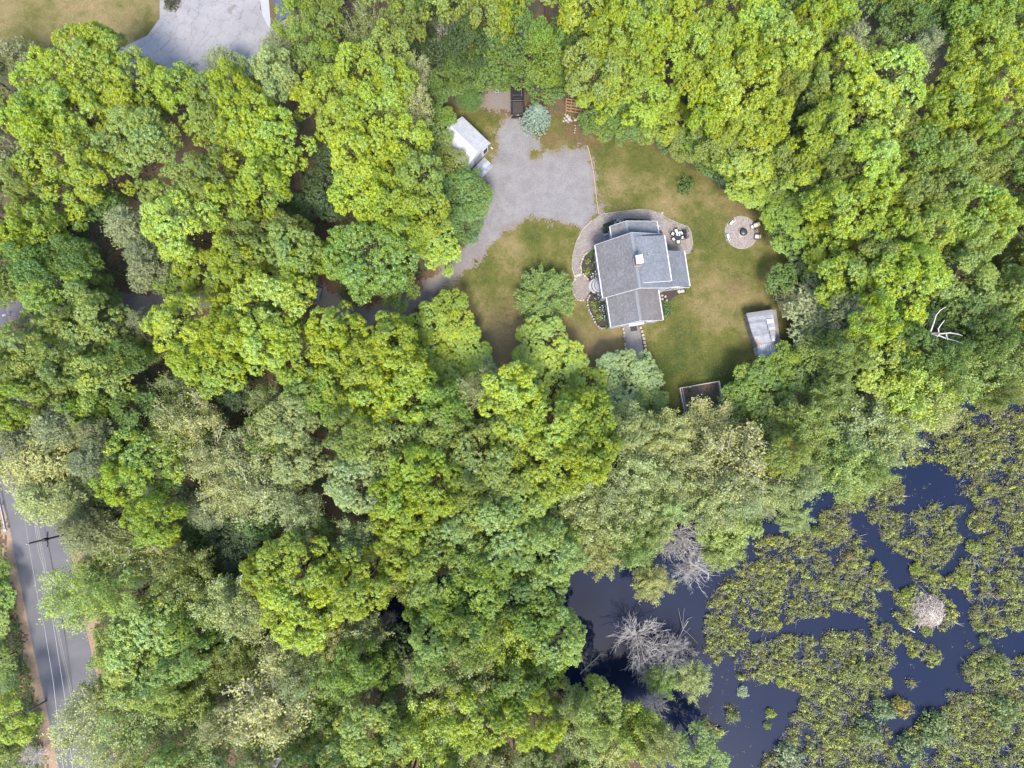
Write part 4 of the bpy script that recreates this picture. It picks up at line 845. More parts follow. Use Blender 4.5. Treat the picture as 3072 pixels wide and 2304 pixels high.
# marsh shrubs that stand out, fallen boughs
SH = {}
def shrubmesh(key, R, h, n, ls, seed):
    r = np.random.default_rng(seed); L = Leaves(seed); nt_ = max(6, n // 22); td = sph(r, nt_, -.1); tc = td * np.array([R, R, h]) * .72
    tc = tc * r.uniform(.45, 1.35, (nt_, 1))
    for c, d in zip(tc, td):
        ln = unit(r.normal(size=(22, 3)) + np.array([0, 0, .5]) + d * .4); P = c + ln * np.array([R, R, h]) * r.uniform(.2, .42) * r.uniform(.5, 1.1, (22, 1)); P[:, 2] = np.maximum(P[:, 2], .02)
        L.add(P, unit(ln * .7 + np.array([0, 0, .7]) + r.normal(size=ln.shape) * .4), ls * r.uniform(.7, 1.2, 22), r.random(22), np.clip(r.normal(.5, .25), 0, 1))
    mb = MB(); [limb(mb, (0, 0, -.1), tuple(c), .02, .008, r, n=3, segs=2) for c in tc[::4]]
    SH[key] = (L.mesh('shrub_leaves', M['leaf']), mb.mesh('shrub_stems', M['bark']))
shrubmesh('a', 1, 1.0, 700, .17, 1); shrubmesh('b', 1, 1.1, 1000, .15, 2); shrubmesh('c', 1, .9, 420, .2, 3)
def shrub(name, label, cat, x, y, z, r_, h, key, col, group=None, rz=0.0):
    t = thing(name, label, cat, (x, y, z), rz, group); t.scale = (r_, r_, h)
    f = mobj('foliage', SH[key][0], t); f.color = (*col, 1); mobj('stem', SH[key][1], t); return t
for (x, y, rd, h, col, lab) in [
    (650, 1115, 36, 1.1, (.36, .42, .03), 'vivid yellow-green shrub at the left rim of the largest marsh island'), (580, 1320, 34, 1.0, (.34, .40, .03), 'yellow-green shrub alone in the water below the marsh islands'),
    (1425, 1265, 62, 1.8, (.36, .30, .04), 'golden shrub standing above the lower marsh channel'), (1310, 1290, 80, 2.0, (.17, .24, .09), 'grey-green bush left of the golden marsh shrub'),
    (1470, 530, 38, 1.2, (.27, .34, .03), 'bright shrub touching the upper left of the beaver lodge'), (1600, 780, 40, 1.0, (.22, .28, .04), 'green shrub touching the bottom of the beaver lodge'),
    (1280, 360, 36, 1.2, (.34, .36, .04), 'yellow shrub at the right tip of the upper left marsh island'), (1090, 290, 34, 1.2, (.36, .27, .10), 'orange-tinged shrub inside the upper left marsh island'),
    (1640, 420, 38, 1.3, (.33, .36, .04), 'yellow shrub right of the open channel, above the lodge'), (1530, 380, 44, 1.3, (.28, .34, .03), 'lime shrub left of the yellow one above the lodge'),
    (1280, 800, 36, 1.2, (.30, .33, .06), 'yellowish shrub near the top edge of the largest marsh island'), (1510, 920, 34, 1.2, (.32, .32, .03), 'yellow shrub at the left end of the small island below the lodge'),
    (1640, 1400, 110, 2.4, (.15, .22, .06), 'broad rounded green bush at the lower marsh edge'), (1200, 1430, 90, 2.2, (.14, .20, .06), 'rounded olive bush in the lower marsh, left of the dark channel'),
    (2080, 1280, 100, 2.4, (.15, .22, .06), 'broad green bush at the right edge of the marsh'), (1140, 1030, 80, 1.6, (.17, .20, .05), 'pale olive bush in the middle of the largest marsh island'),
    (330, 1330, 42, 1.2, (.16, .20, .05), 'dark olive shrub on the small island by the left shore'), (400, 1180, 40, .8, (.34, .40, .22), 'whitish-leaved shrub in open water near the left shore'),
    (560, 1400, 26, .8, (.22, .26, .05), 'tiny shrub just below the lone yellow-green one'), (870, 130, 38, 1.3, (.24, .32, .05), 'light green shrub at the top of the upper left island'),
    (690, 1590, 90, 2.0, (.24, .30, .14), 'pale grey-green bush at the bottom edge of the marsh'), (1830, 460, 50, 1.3, (.27, .32, .03), 'lime shrub right of the lodge on the eastern island'),
    (1900, 230, 50, 1.3, (.25, .30, .04), 'bright shrub at the top of the eastern island'), (1900, 1060, 60, 1.6, (.24, .25, .07), 'tan-green bush on the far right marsh island'), (1980, 840, 36, 1.0, (.15, .20, .04), 'green shrub in the channel right of the small island'),
    (2040, 1000, 70, 1.8, (.16, .22, .05), 'dense green bush at the top of the far right island'), (1480, 1530, 90, 2.0, (.16, .22, .07), 'soft green bush at the foot of the dark channel')]:
    gx, gy = B3(x, y); shrub('marsh_bush', lab, 'shrub', gx, gy, WZ, rd / 3 * MPD, h, 'b' if rd > 50 else 'a', tuple(c * .8 for c in col), 'taller bushes of the marsh', rr.uniform(0, 6))
for x0_, y0_, x1_, y1_, lab in [(1985, 1370, 1955, 1342, 'grey forked bough in the water left of the beaver lodge'), (2040, 1330, 2075, 1350, 'pale branching bough at the right side of the beaver lodge'), (1395, 1345, 1440, 1350, 'short pale log floating above the bare trees'), (1452, 1440, 1485, 1340, 'leaning pale dead trunk between the bare trees'), (1255, 1460, 1300, 1415, 'reddish fallen branch at the left shore of the pond'), (1490, 1215, 1540, 1245, 'thin white bough over the water below the bare trees')]:
    t = thing('fallen_branch', lab, 'branch', (*D(x0_, y0_), WZ), 0, 'fallen boughs in the pond'); r = np.random.default_rng(int(x0_)); a = np.zeros(3); b = np.array([*(np.array(D(x1_, y1_)) - np.array(D(x0_, y0_))), 1.4 if 'lean' in lab else .45])
    mb = MB(); pts = limb(mb, a + [0, 0, .05], b, .09, .035, r, sag=0, n=6); mb.build('bough', M['greybark'], t, True)
    if 'log' not in lab:
        for k in range(7):
            mb = MB(); p = np.array(pts[r.integers(1, 5)]); e = p + unit(unit(b[None])[0] * .9 + r.normal(size=3) * .7) * np.linalg.norm(b) * r.uniform(.25, .5); e[2] = abs(e[2]) * .6 + .1; limb(mb, p, e, .03, .012, r, n=4, segs=3); mb.build('twig', M['greybark'], t, True)

# ------------------------------------------------------------------ the house
HA = math.radians(8)
def HW(u, v): return (u * math.cos(HA) - v * math.sin(HA), u * math.sin(HA) + v * math.cos(HA))
U0, V0 = 20.0, 19.0
house = thing('house', 'grey-roofed white house with brick chimney and long shed dormer', 'house', (*HW(U0, V0), 0), HA)
def hp(u, v, z): return (u - U0, v - V0, z)
def extrude_v(prof, v0, v1, name, m, parent=house):
    """profile in (u,z) swept along v"""
    mb = MB(); n = len(prof); b = 0
    mb.v = [hp(u, v0, z) for u, z in prof] + [hp(u, v1, z) for u, z in prof]
    mb.f = [tuple(range(n)), tuple(range(n, 2 * n))[::-1]] + [(i, n + i, n + (i + 1) % n, (i + 1) % n) for i in range(n)]; mb.mi = [0] * len(mb.f)
    return mb.build(name, m, parent)
w1 = extrude_v([(15.2, 0), (24.0, 0), (24.0, 4.95), (19.35, 7.95), (15.2, 4.05)], 15.85, 22.85, 'wall', M['siding'])
w2 = extrude_v([(24.01, 0), (27.1, 0), (27.1, 3.0), (24.01, 5.0)], 16.0, 20.6, 'wall', M['siding'])
w3 = extrude_v([(15.75, 0), (22.4, 0), (22.4, 4.15), (19.05, 6.68), (15.75, 4.15)], 11.7, 15.84, 'wall', M['siding'])
w4 = extrude_v([(17.6, 0), (23.8, 0), (23.8, 3.6), (19.3, 5.8), (17.6, 4.4)], 22.86, 25.1, 'wall', M['siding'])
w5 = extrude_v([(20.0, 7.45), (20.0, 7.5), (23.8, 6.12), (23.8, 4.95)], 16.55, 22.35, 'dormer_wall', M['siding'])
def roofp(name, pts, m='shingle', t=.13):
    mb = MB(); mb.slab([hp(*p) for p in pts], t); return mb.build(name, M[m], house)
RW = roofp('roof', [(14.95, 15.62, 4.2), (19.35, 15.62, 8.2), (19.35, 23.05, 8.2), (14.95, 23.05, 4.2)])
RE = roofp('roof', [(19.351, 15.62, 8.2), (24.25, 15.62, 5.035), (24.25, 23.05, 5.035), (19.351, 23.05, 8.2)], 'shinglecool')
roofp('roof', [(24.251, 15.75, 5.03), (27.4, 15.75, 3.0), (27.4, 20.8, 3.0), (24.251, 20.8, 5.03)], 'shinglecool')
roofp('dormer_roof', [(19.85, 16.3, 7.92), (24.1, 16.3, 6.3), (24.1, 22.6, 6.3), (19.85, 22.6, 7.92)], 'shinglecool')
roofp('roof', [(15.46, 11.43, 4.2), (19.05, 11.43, 6.9), (19.05, 15.84, 6.9), (15.46, 15.84, 4.2)])
roofp('roof', [(19.051, 11.43, 6.9), (22.66, 11.43, 4.2), (22.66, 15.84, 4.2), (19.051, 15.84, 6.9)], 'shinglebrown')
roofp('roof', [(17.35, 22.86, 4.45), (19.3, 22.86, 6.0), (19.3, 25.32, 6.0), (17.35, 25.32, 4.45)])
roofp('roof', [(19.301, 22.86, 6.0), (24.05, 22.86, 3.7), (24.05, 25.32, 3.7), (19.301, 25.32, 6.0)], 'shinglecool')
for u, v0, v1, z, sl1, sl2 in ((19.35, 15.6, 23.07, 8.2, .91, .646), (19.05, 11.41, 15.6, 6.9, .75, .748), (19.3, 23.1, 25.34, 6.0, .79, .484)):
    mb = MB(); mb.slab([hp(u - .16, v0, z - .16 * sl1 + .035), hp(u, v0, z + .035), hp(u, v1, z + .035), hp(u - .16, v1, z - .16 * sl1 + .035)], .03)
    mb.slab([hp(u + .001, v0, z + .034), hp(u + .2, v0, z - .2 * sl2 + .035), hp(u + .2, v1, z - .2 * sl2 + .035), hp(u + .001, v1, z + .034)], .03); mb.build('ridge_cap', M['ridgecap'], house)
for u, v0, v1, z in ((14.88, 15.6, 23.07, 4.13), (24.17, 16.28, 22.62, 6.22), (27.47, 15.73, 20.82, 2.93), (15.39, 11.41, 15.6, 4.13), (22.73, 11.41, 15.6, 4.13), (17.28, 23.1, 25.34, 4.38), (24.12, 22.9, 25.34, 3.62)):
    mb = MB(); mb.box(hp(u, (v0 + v1) / 2, z), (.15, v1 - v0, .13)); g_ = mb.build('gutter', M['white'], house)
    mb = MB(); s_ = v1 - .12 if v0 > 15.7 else v0 + .35; uu = u + (.22 if u < 20 else -.22); mb.box(hp(uu, s_, z / 2 - .05), (.09, .09, z - .2)); mb.build('downspout', M['white'], g_)
def rake(pts, v, wd=.06):
    mb = MB()
    for (a, za), (b, zb) in zip(pts, pts[1:]): mb.slab([hp(a, v - wd / 2, za), hp(b, v - wd / 2, zb), hp(b, v + wd / 2, zb), hp(a, v + wd / 2, za)], .24)
    mb.build('rake_board', M['white'], house)
rake([(14.95, 4.21), (19.35, 8.21), (27.4, 3.01)], 15.56); rake([(14.95, 4.21), (19.35, 8.21), (24.25, 5.04)], 23.12); rake([(15.46, 4.21), (19.05, 6.91), (22.66, 4.21)], 11.37)
rake([(17.35, 4.46), (19.3, 6.01), (24.05, 3.71)], 25.38); rake([(19.9, 7.9), (24.1, 6.29)], 16.27, .05)
# chimney
ch = MB(); cx, cy, _ = hp(19.5, 19.05, 0); ch.box((cx, cy, 8.45), (.78, .95, 2.3)); cho = ch.build('chimney', M['brick'], house)
mb = MB()
for k in range(13):
    z = 8.1 + k * .115
    if k % 1 == 0: mb.box((cx, cy, z), (.80, .97, .07))
tag(mb.build('brick_course', M['brick'], cho), kind='stuff')
mb = MB(); mb.box((cx, cy, 9.66), (.92, 1.1, .12)); mb.build('crown', M['concrete'], cho)
mb = MB()
for a in (-.32, .32):
    for b in (-.4, .4): mb.box((cx + a, cy + b, 9.82), (.04, .04, .22))
mb.box((cx, cy, 9.98), (.95, 1.15, .10), 0, .12, .12); mb.build('metal_cap', M['cap'], cho, bevel=.02)
mb = MB(); mb.box((cx, cy, 7.95 + .02), (1.0, 1.2, .5)); mb.build('flashing', M['ridgecap'], cho)
x_, y_, _ = hp(21.2, 20.1, 0); mb = MB(); mb.lathe((x_, y_, 7.1), [(.06, 0), (.06, .7)], 10); vp = mb.build('vent_pipe', M['white'], house); mb = MB(); mb.lathe((x_, y_, 7.35), [(.2, -.12), (.09, .16)], 12); mb.build('vent_collar', M['darkmetal'], vp)
# windows and door
def window(u, v, z, w_, h_, axis):
    """axis 'u': on a wall facing west/east, 'v': facing south"""
    f = MB(); g_ = MB(); s_ = -1
    if axis == 'w': f.box(hp(u - .03, v, z), (.09, w_ + .2, h_ + .2)); g_.box(hp(u - .075, v, z), (.03, w_, h_)); g2 = [(hp(u - .095, v, z), (.02, .04, h_)), (hp(u - .095, v, z), (.02, w_, .05))]
    else: f.box(hp(u, v - .03, z), (w_ + .2, .09, h_ + .2)); g_.box(hp(u, v - .075, z), (w_, .03, h_)); g2 = [(hp(u, v - .095, z), (.04, .02, h_)), (hp(u, v - .095, z), (w_, .02, .05))]
    fo = f.build('window', M['white'], house); g_.build('pane', M['glass'], fo)
    m_ = MB(); [m_.box(*q) for q in g2]; m_.build('muntin', M['white'], fo)
for v in (22.1, 20.9, 19.4, 17.6, 16.6): window(15.2, v, 2.9, .75, 1.3, 'w'); 
for v in (22.1, 20.9, 17.0): window(15.2, v, 1.1, .75, 1.2, 'w')
for v in (15.0, 13.7, 12.4): window(15.75, v, 2.6, .8, 1.2, 'w')
for u in (24.6, 25.6, 26.5): window(u, 16.0, 1.9, .7, 1.1, 's')
for u in (18.4, 19.7): window(u, 11.7, 4.5, .8, 1.1, 's')
window(21.3, 11.7, 1.8, .8, 1.1, 's'); window(16.9, 11.7, 1.8, .8, 1.1, 's')
mb = MB(); mb.box(hp(19.3, 11.64, 1.15), (1.9, .1, 2.2)); d_ = mb.build('door', M['white'], house); mb = MB(); mb.box(hp(19.3, 11.56, 2.35), (2.1, .3, .12)); mb.build('lintel', M['white'], d_); mb = MB(); mb.lathe(hp(19.9, 11.55, 1.1), [(.04, 0), (.05, .05), (.03, .08)], 8); mb.build('handle', M['darkmetal'], d_)
mb = MB(); mb.box(hp(15.13, 18.5, 1.55), (.1, 1.05, 2.1)); d_ = mb.build('door', M['white'], house); mb = MB(); mb.box(hp(15.06, 18.5, 1.55), (.05, .6, 1.3)); mb.build('pane', M['glass'], d_)
# front steps (three rounded tiers)
t = thing('front_steps', 'grey three-tier rounded stone steps at the front door', 'steps', (*Z3(560, 1310), 0), HA)
for k, (rx, ry, z0, z1) in enumerate(((1.75, 1.15, 0, .17), (1.25, .95, .172, .34), (.85, .75, .342, .51))):
    pts = [(.6, -ry)] + [(-.2 - (rx - .2) * abs(math.sin(a)) ** .75, -ry * math.cos(a)) for a in np.linspace(0, math.pi, 13)] + [(.6, ry)]
    mb = MB(); mb.prism(pts, z0, z1); mb.build('step', M['concrete'], t, bevel=.02)
    if k < 2: mb = MB(); q_ = .55 if k == 0 else .42; mb.prism([(x * (1.27 - .05 * k) / 1.75 * (1 if x > 0 else 1) if False else (x if x > 0 else -.2 + (x + .2) * (.735 if k == 0 else .69)), y * (.86 if k == 0 else .83)) for x, y in pts], z1, z1 + .012); mb.build('joint', M['darkmetal'], t)
# side deck
t = thing('side_deck', 'small grey board deck beside the north wing', 'deck', (0, 0, 0)); A_ = [Z3(*p, .4) for p in ((612, 455), (745, 430), (775, 560), (628, 592))]
for k in range(8):
    f0, f1 = (k + .04) / 8, (k + .96) / 8; L_ = lambda a, b, f: (a[0] + (b[0] - a[0]) * f, a[1] + (b[1] - a[1]) * f)
    a, b, c, d = L_(A_[0], A_[1], f0), L_(A_[0], A_[1], f1), L_(A_[3], A_[2], f1), L_(A_[3], A_[2], f0); mb = MB(); mb.slab([(*d, .42), (*c, .42), (*b, .42), (*a, .42)], .04); mb.build('board', M['deck'], t)
mb = MB(); mb.prism([tuple(np.array(p) * .999) for p in A_], 0, .37); mb.build('skirt', M['white'], t)
for p, q_ in (((618, 462), (735, 432)),):
    a, b = Z3(*p, 1.2), Z3(*q_, 1.2)
    for f in (0, .5, 1): mb = MB(); x_, y_ = L_(a, b, f); mb.box((x_, y_, .78), (.13, .13, .95)); mb.build('post', M['white'], t)
    for z in (.7, 1.15): mb = MB(); mb.bar((*a, z), (*b, z), .1, .07); mb.build('rail', M['white'], t)
t = thing('planter', 'round blue glazed pot beside the deck railing', 'pot', (*Z3(702, 402, .6), 0)); mb = MB(); mb.lathe((0, 0, 0), [(.22, 0), (.34, .35), (.36, .6), (.30, .6), (.28, .5), (.05, .48)], 18); mb.build('bowl', M['bluepot'], t, True)
# ------------------------------------------------------------------ paving, beds, walls
WALK = [Z2(*p) for p in [(640, 200), (780, 175), (1000, 150), (1200, 125), (1330, 140), (1450, 175), (1560, 250), (1700, 310), (1830, 360), (1865, 420), (1892, 600), (1885, 700), (1790, 735), (1480, 760), (1380, 500), (1000, 500), (760, 520), (700, 610), (640, 700), (590, 690), (500, 690), (430, 770), (400, 880), (420, 975), (440, 985), (330, 1035), (295, 900), (300, 760), (350, 560), (430, 400), (560, 270)]]
def pavers(name, poly, ang, label, L1=.24, W1=.125, z=.03, m=None):
    t = thing(name, label, 'paving', (0, 0, 0)); t['kind'] = 'structure'; del t['category']
    mb = MB(); mb.prism(poly, -.1, z); o = mb.build('base', M['joint'], t)
    P = np.array(poly); c, s = math.cos(ang), math.sin(ang); r = np.random.default_rng(5); cen = P.mean(0); R_ = np.abs(P - cen).max() * 1.5
    ii, jj = np.meshgrid(np.arange(-int(R_ / L1), int(R_ / L1)), np.arange(-int(R_ / W1), int(R_ / W1))); X = (ii + .5 * (jj % 2)) * L1; Y = jj * W1
    wx_, wy_ = (cen[0] + X * c - Y * s).ravel(), (cen[1] + X * s + Y * c).ravel(); k = sdf(poly, wx_, wy_) < -.06; wx_, wy_ = wx_[k], wy_[k]; n = len(wx_)
    hl, hw = L1 / 2 - .012, W1 / 2 - .012; V = []; zt = z + .03 + r.uniform(0, .006, n)
    for dz, e in ((None, 1.0), (0, .97)):
        for a, b in ((-1, -1), (1, -1), (1, 1), (-1, 1)):
            V.append(np.stack([wx_ + (a * hl * c - b * hw * s) * e, wy_ + (a * hl * s + b * hw * c) * e, (np.full(n, z - .01) if dz is None else zt)], 1))
    V = np.stack(V, 1).reshape(-1, 3); b = np.arange(n)[:, None] * 8
    Fc = np.concatenate([b + np.array(f) for f in ((4, 5, 6, 7), (0, 1, 5, 4), (1, 2, 6, 5), (2, 3, 7, 6), (3, 0, 4, 7))])
    o = mobj('paver', npmesh('paver', V, Fc, M['paver'], {'lv': ('FACE', np.tile(r.random(n), 5))}), t); tag(o, kind='stuff')
    return t
pavers('paved_walk', WALK, HA, 'pinkish-grey paver walk and patio curving round the house')
CIRC = [Z2(425 + 128 * math.cos(a) - 10 * math.sin(a), 1165 + 165 * math.sin(a)) for a in np.linspace(0, 2 * math.pi, 28)[:-1]]
pavers('paved_circle', CIRC, HA + .15, 'rounded paver landing at the front steps', z=.036)
def bed(pts, label, m='mulch', z=.07, name='mulch_bed'):
    mb = MB(); mb.prism(pts, -.1, z); o = mb.build(name, M[m]); tag(o, label, kind='structure'); return o
bed([Z2(*p) for p in [(505, 700), (590, 655), (660, 900), (700, 1060), (640, 1075), (540, 1075), (440, 980), (410, 880), (440, 780)]], 'dark mulch bed left of the front steps')
bed([Z2(*p) for p in [(525, 1260), (560, 1225), (720, 1225)]] + [Z4(*p) for p in [(700, 390), (760, 900), (620, 915), (540, 905), (490, 850), (430, 750), (380, 650), (345, 560), (335, 440)]], 'dark mulch bed below the front steps')
bed([Z2(*p) for p in [(700, 325), (860, 262), (1050, 245), (1330, 262), (1400, 300), (1100, 420), (840, 440), (710, 430)]], 'narrow mulch bed along the north wing')
bed([Z2(*p) for p in [(1400, 1200), (1790, 1140), (1812, 1200), (1790, 1235), (1690, 1262), (1620, 1310), (1600, 1350), (1600, 1530), (1500, 1540), (1420, 1400)]], 'dark mulch bed in the inner corner behind the house')
def stonerow(name, label, pts, sw, hgt, m, cat='wall', gap=1.04, seed=1, depth=.33, z=0.0):
    t = thing(name, label, cat, (0, 0, 0)); r = random.Random(seed); P = [Vector(p) for p in pts]; seg = 0; pos_ = 0.0
    for a, b in zip(P, P[1:]):
        L_ = (b - a).length; d = (b - a).normalized()
        while pos_ < L_:
            s = sw * r.uniform(.65, 1.35); c_ = a + d * (pos_ + s / 2)
            mb = MB(); mb.stone((c_.x + r.uniform(-.03, .03), c_.y + r.uniform(-.03, .03), z), (s, depth * r.uniform(.85, 1.15), hgt * r.uniform(.85, 1.1)), math.atan2(d.y, d.x), r.randrange(9999)); mb.build('stone', M[m if r.random() < .7 else 'palestone'], t, False); pos_ += s * gap
        pos_ -= L_
    return t
stonerow('garden_wall', 'low curved stone edging round the upper mulch bed', [Z2(*p) for p in [(510, 690), (455, 730), (420, 800), (402, 880), (412, 950), (460, 1010), (510, 1062)]], .3, .3, 'palestone')
stonerow('garden_wall', 'curved stone wall round the lower mulch bed', [Z2(*p) for p in [(525, 1255), (495, 1335)]] + [Z4(*p) for p in [(345, 500), (360, 590), (400, 690), (450, 790), (500, 870), (550, 912), (625, 915)]], .33, .5, 'stone', seed=2)
stonerow('garden_wall', 'stone rim round the left side of the paver landing', [Z2(425 + 128 * math.cos(a), 1165 + 168 * math.sin(a)) for a in np.linspace(1.35, 4.2, 16)], .34, .22, 'palestone', seed=3)
t = thing('stone_threshold', 'pale stone step between the walk and the paver landing', 'step', (*Z2(375, 1003), .03), math.radians(18))
mb = MB(); mb.box((0, 0, .06), (1.05, .33, .12)); mb.build('slab', M['palestone'], t, bevel=.02)
bed([Z4(*p) for p in [(955, 880), (1190, 870), (1235, 1050), (1290, 1370), (1170, 1425), (1010, 1440), (990, 1200), (965, 1000)]], 'gravelled ramp below the house door', 'gravel', .04, 'ramp')
stonerow('ramp_wall', 'row of large pale stones on the right of the ramp', [Z4(*p) for p in [(1215, 880), (1240, 960), (1265, 1060), (1285, 1150), (1300, 1250), (1325, 1370)]], .62, .5, 'palestone', seed=4, depth=.45)
stonerow('ramp_wall', 'row of smaller stones on the left of the ramp', [Z4(*p) for p in [(930, 900), (945, 1000), (962, 1140), (980, 1300), (1000, 1430)]], .5, .4, 'stone', seed=5, depth=.32)
t = thing('door_mat', 'dark doormat at the head of the ramp', 'mat', (*Z4(1110, 915), .05), HA); mb = MB(); mb.box((0, 0, .02), (.95, .75, .03)); mb.build('pad', M['darkmetal'], t)
for i, (x, y, s, lb) in enumerate([(1488, 1270, .42, 'pale stepping stone, topmost of the small group in the corner bed'), (1530, 1285, .4, 'pale stepping stone, right one of the small group in the corner bed'), (1490, 1315, .36, 'pale stepping stone, lower left of the small group in the corner bed'), (1548, 1335, .42, 'pale stepping stone beside the bright green hedge'), (1712, 1218, .62, 'large flagstone at the left of the back-door pair'), (1755, 1212, .66, 'large flagstone at the right of the back-door pair'), (1490, 175, .45, 'single flat stone lying on the lawn by the patio curve')]):
    t = thing('stepping_stone', lb, 'stone', (*Z2(x, y), .07 if i < 6 else .012), i * 1.3, 'flat stones about the house'); mb = MB(); mb.stone((0, 0, 0), (s, s * .8, .06), 0, i + 3); mb.build('slab', M['flag'], t)
# shrubs round the house
YG, DG, BG = (.20, .27, .03), (.045, .085, .035), (.085, .19, .025)
for x, y, r_, c_, lb in [(560, 685, .38, BG, 'small green shrub at the top end of the upper mulch bed'), (540, 732, .26, BG, 'tiny green shrub just below the topmost one in the bed'), (498, 818, .42, YG, 'round yellow-green shrub in the upper mulch bed, upper of two'), (492, 948, .54, YG, 'larger round yellow-green shrub in the upper mulch bed, lower of two'),
    (575, 1380, .52, YG, 'yellow-green shrub in the lower bed, topmost of three'), (597, 1462, .42, YG, 'smaller yellow-green shrub in the lower bed, middle of three'), (643, 1548, .55, YG, 'yellow-green shrub in the lower bed, lowest of three'),
    (1175, 262, .25, YG, 'little lime shrub in the north bed, middle of three'), (1095, 270, .2, BG, 'little green shrub in the north bed, left of three'), (1255, 262, .24, YG, 'little lime shrub in the north bed, right of three'), (825, 305, .42, (.10, .16, .05), 'grey-green shrub left of the white flowers in the north bed'),
    (1545, 1380, .6, BG, 'bright green hedge shrub by the back wall, top of three'), (1560, 1440, .55, BG, 'bright green hedge shrub by the back wall, middle of three'), (1540, 1500, .55, BG, 'bright green hedge shrub by the back wall, lowest of three'), (1785, 1160, .3, BG, 'small shrub at the outer corner of the back wing'), (1890, 690, .28, BG, 'small weed clump at the lower corner of the patio')]:
    gx, gy = Z2(x, y, .5 * r_); shrub('garden_shrub', lb, 'shrub', gx, gy, .06, r_ * 1.05, r_ * 1.0, 'c', c_, 'shrubs in the beds round the house', rr.uniform(0, 6))
gx, gy = Z4(660, 885, .2); shrub('garden_shrub', 'small green shrub at the foot of the lower bed', 'shrub', gx, gy, .05, .33, .35, 'c', BG, 'shrubs in the beds round the house')
for x, y, r_, nf, lb in [(580, 820, .55, 16, 'dark flowering rhododendron beside the upper yellow-green shrub'), (590, 985, .62, 30, 'dark white-flowered rhododendron above the front steps'), (625, 1270, .55, 12, 'dark rhododendron just below the front steps'), (655, 1370, .42, 4, 'dark shrub against the wall between the rhododendrons'), (700, 1430, .6, 22, 'dark white-flowered rhododendron halfway down the lower bed'), (730, 1545, .55, 26, 'dark bluish-flowered rhododendron at the lower end of the bed'), (905, 300, .58, 70, 'shrub smothered in white flowers in the north bed'), (960, 275, .42, 26, 'white and yellow flowered shrub right of the white one'), (745, 380, .7, 0, 'dark green shrub beside the blue pot')]:
    gx, gy = Z2(x, y, .5); t = shrub('rhododendron', lb, 'shrub', gx, gy, .06, r_, r_ * 1.1, 'a', DG if nf < 60 else (.09, .15, .04), 'flowering shrubs round the house', rr.uniform(0, 6))
    if nf:
        r = np.random.default_rng(int(x)); mb = MB()
        for _ in range(nf): d = unit(r.normal(size=3) + [0, 0, .8]); mb.stone(tuple(d * np.array([.95, .95, 1.0])), (.17, .15, .10), 0, int(r.integers(999)))
        tag(mb.build('flower', M['flower'], t), kind='stuff')
for x, y, lb in ((524, 1058, 'rust-red round shrub left of the steps, upper'), (546, 1238, 'rust-red round shrub left of the steps, lower')):
    gx, gy = Z2(x, y, .3); shrub('barberry', lb, 'shrub', gx, gy, .06, .26, .5, 'c', (.15, .05, .03), 'rust-red shrubs by the steps')
gx, gy = at(2056, 555, .7); shrub('boxwood', 'round dark green bush alone on the upper lawn', 'shrub', gx, gy, 0, 1.38, 1.35, 'b', (.07, .12, .018))
# ------------------------------------------------------------------ patio set
tc = Z3(1845, 492, .7)
t = thing('patio_table', 'round dark glass patio table', 'table', (*tc, .06)); mb = MB(); mb.lathe((0, 0, .68), [(.55, 0), (.56, .02), (.55, .035)], 24); mb.build('tabletop', M['glass'], t)
mb = MB(); mb.lathe((0, 0, .64), [(.58, 0), (.60, .03), (.57, .05)], 24, False); mb.build('rim', M['darkmetal'], t)
for k in range(4): a = k * math.pi / 2 + .4; mb = MB(); mb.bar((.5 * math.cos(a), .5 * math.sin(a), 0), (.35 * math.cos(a), .35 * math.sin(a), .66), .04); mb.build('leg', M['darkmetal'], t)
t = thing('folded_cloth', 'crumpled pale blue-white cloth lying on the patio table', 'cloth', (*Z3(1848, 448, .8), .76)); r = np.random.default_rng(4); mb = MB()
n = 9; V = [((i - 4) * .075 * (1 + .15 * r.normal()), (j - 4) * .075 * (1 + .15 * r.normal()), .02 + abs(r.normal()) * .05) for j in range(n) for i in range(n)]; mb._add(V, [(j * n + i, j * n + i + 1, (j + 1) * n + i + 1, (j + 1) * n + i) for j in range(n - 1) for i in range(n - 1)]); mb.build('fabric', M['tablecloth'], t, True)
mb = MB(); mb.stone((.05, -.1, .06), (.22, .18, .05), .4, 5); mb.build('fold', M['bluepot'], t)
def make_chair(parent_lab, loc, rz, cushion=True, group='patio chairs'):
    t = thing('patio_chair', parent_lab, 'chair', (*loc, .06), rz, group)
    for a in (-.24, .24):
        for b in (-.22, .24): mb = MB(); mb.bar((a, b, 0), (a, b, .42 if b < 0 else .40), .035); mb.build('leg', M['darkmetal'], t)
        mb = MB(); mb.bar((a * 1.1, -.26, .62), (a * 1.1, .24, .62), .045); mb.bar((a * 1.1, .22, .4), (a * 1.1, .24, .62), .03); mb.build('armrest', M['darkmetal'], t)
    mb = MB(); mb.box((0, 0, .41), (.54, .54, .03)); mb.build('seat_frame', M['darkmetal'], t)
    mb = MB(); [mb.bar((x, -.27, .42), (x, -.42, .92), .03) for x in (-.25, -.12, 0, .12, .25)]; mb.bar((-.26, -.42, .92), (.26, -.42, .92), .04); mb.build('backrest', M['darkmetal'], t)
    if cushion: mb = MB(); mb.box((0, .01, .47), (.46, .46, .09)); mb.build('cushion', M['cushion'], t, bevel=.03)
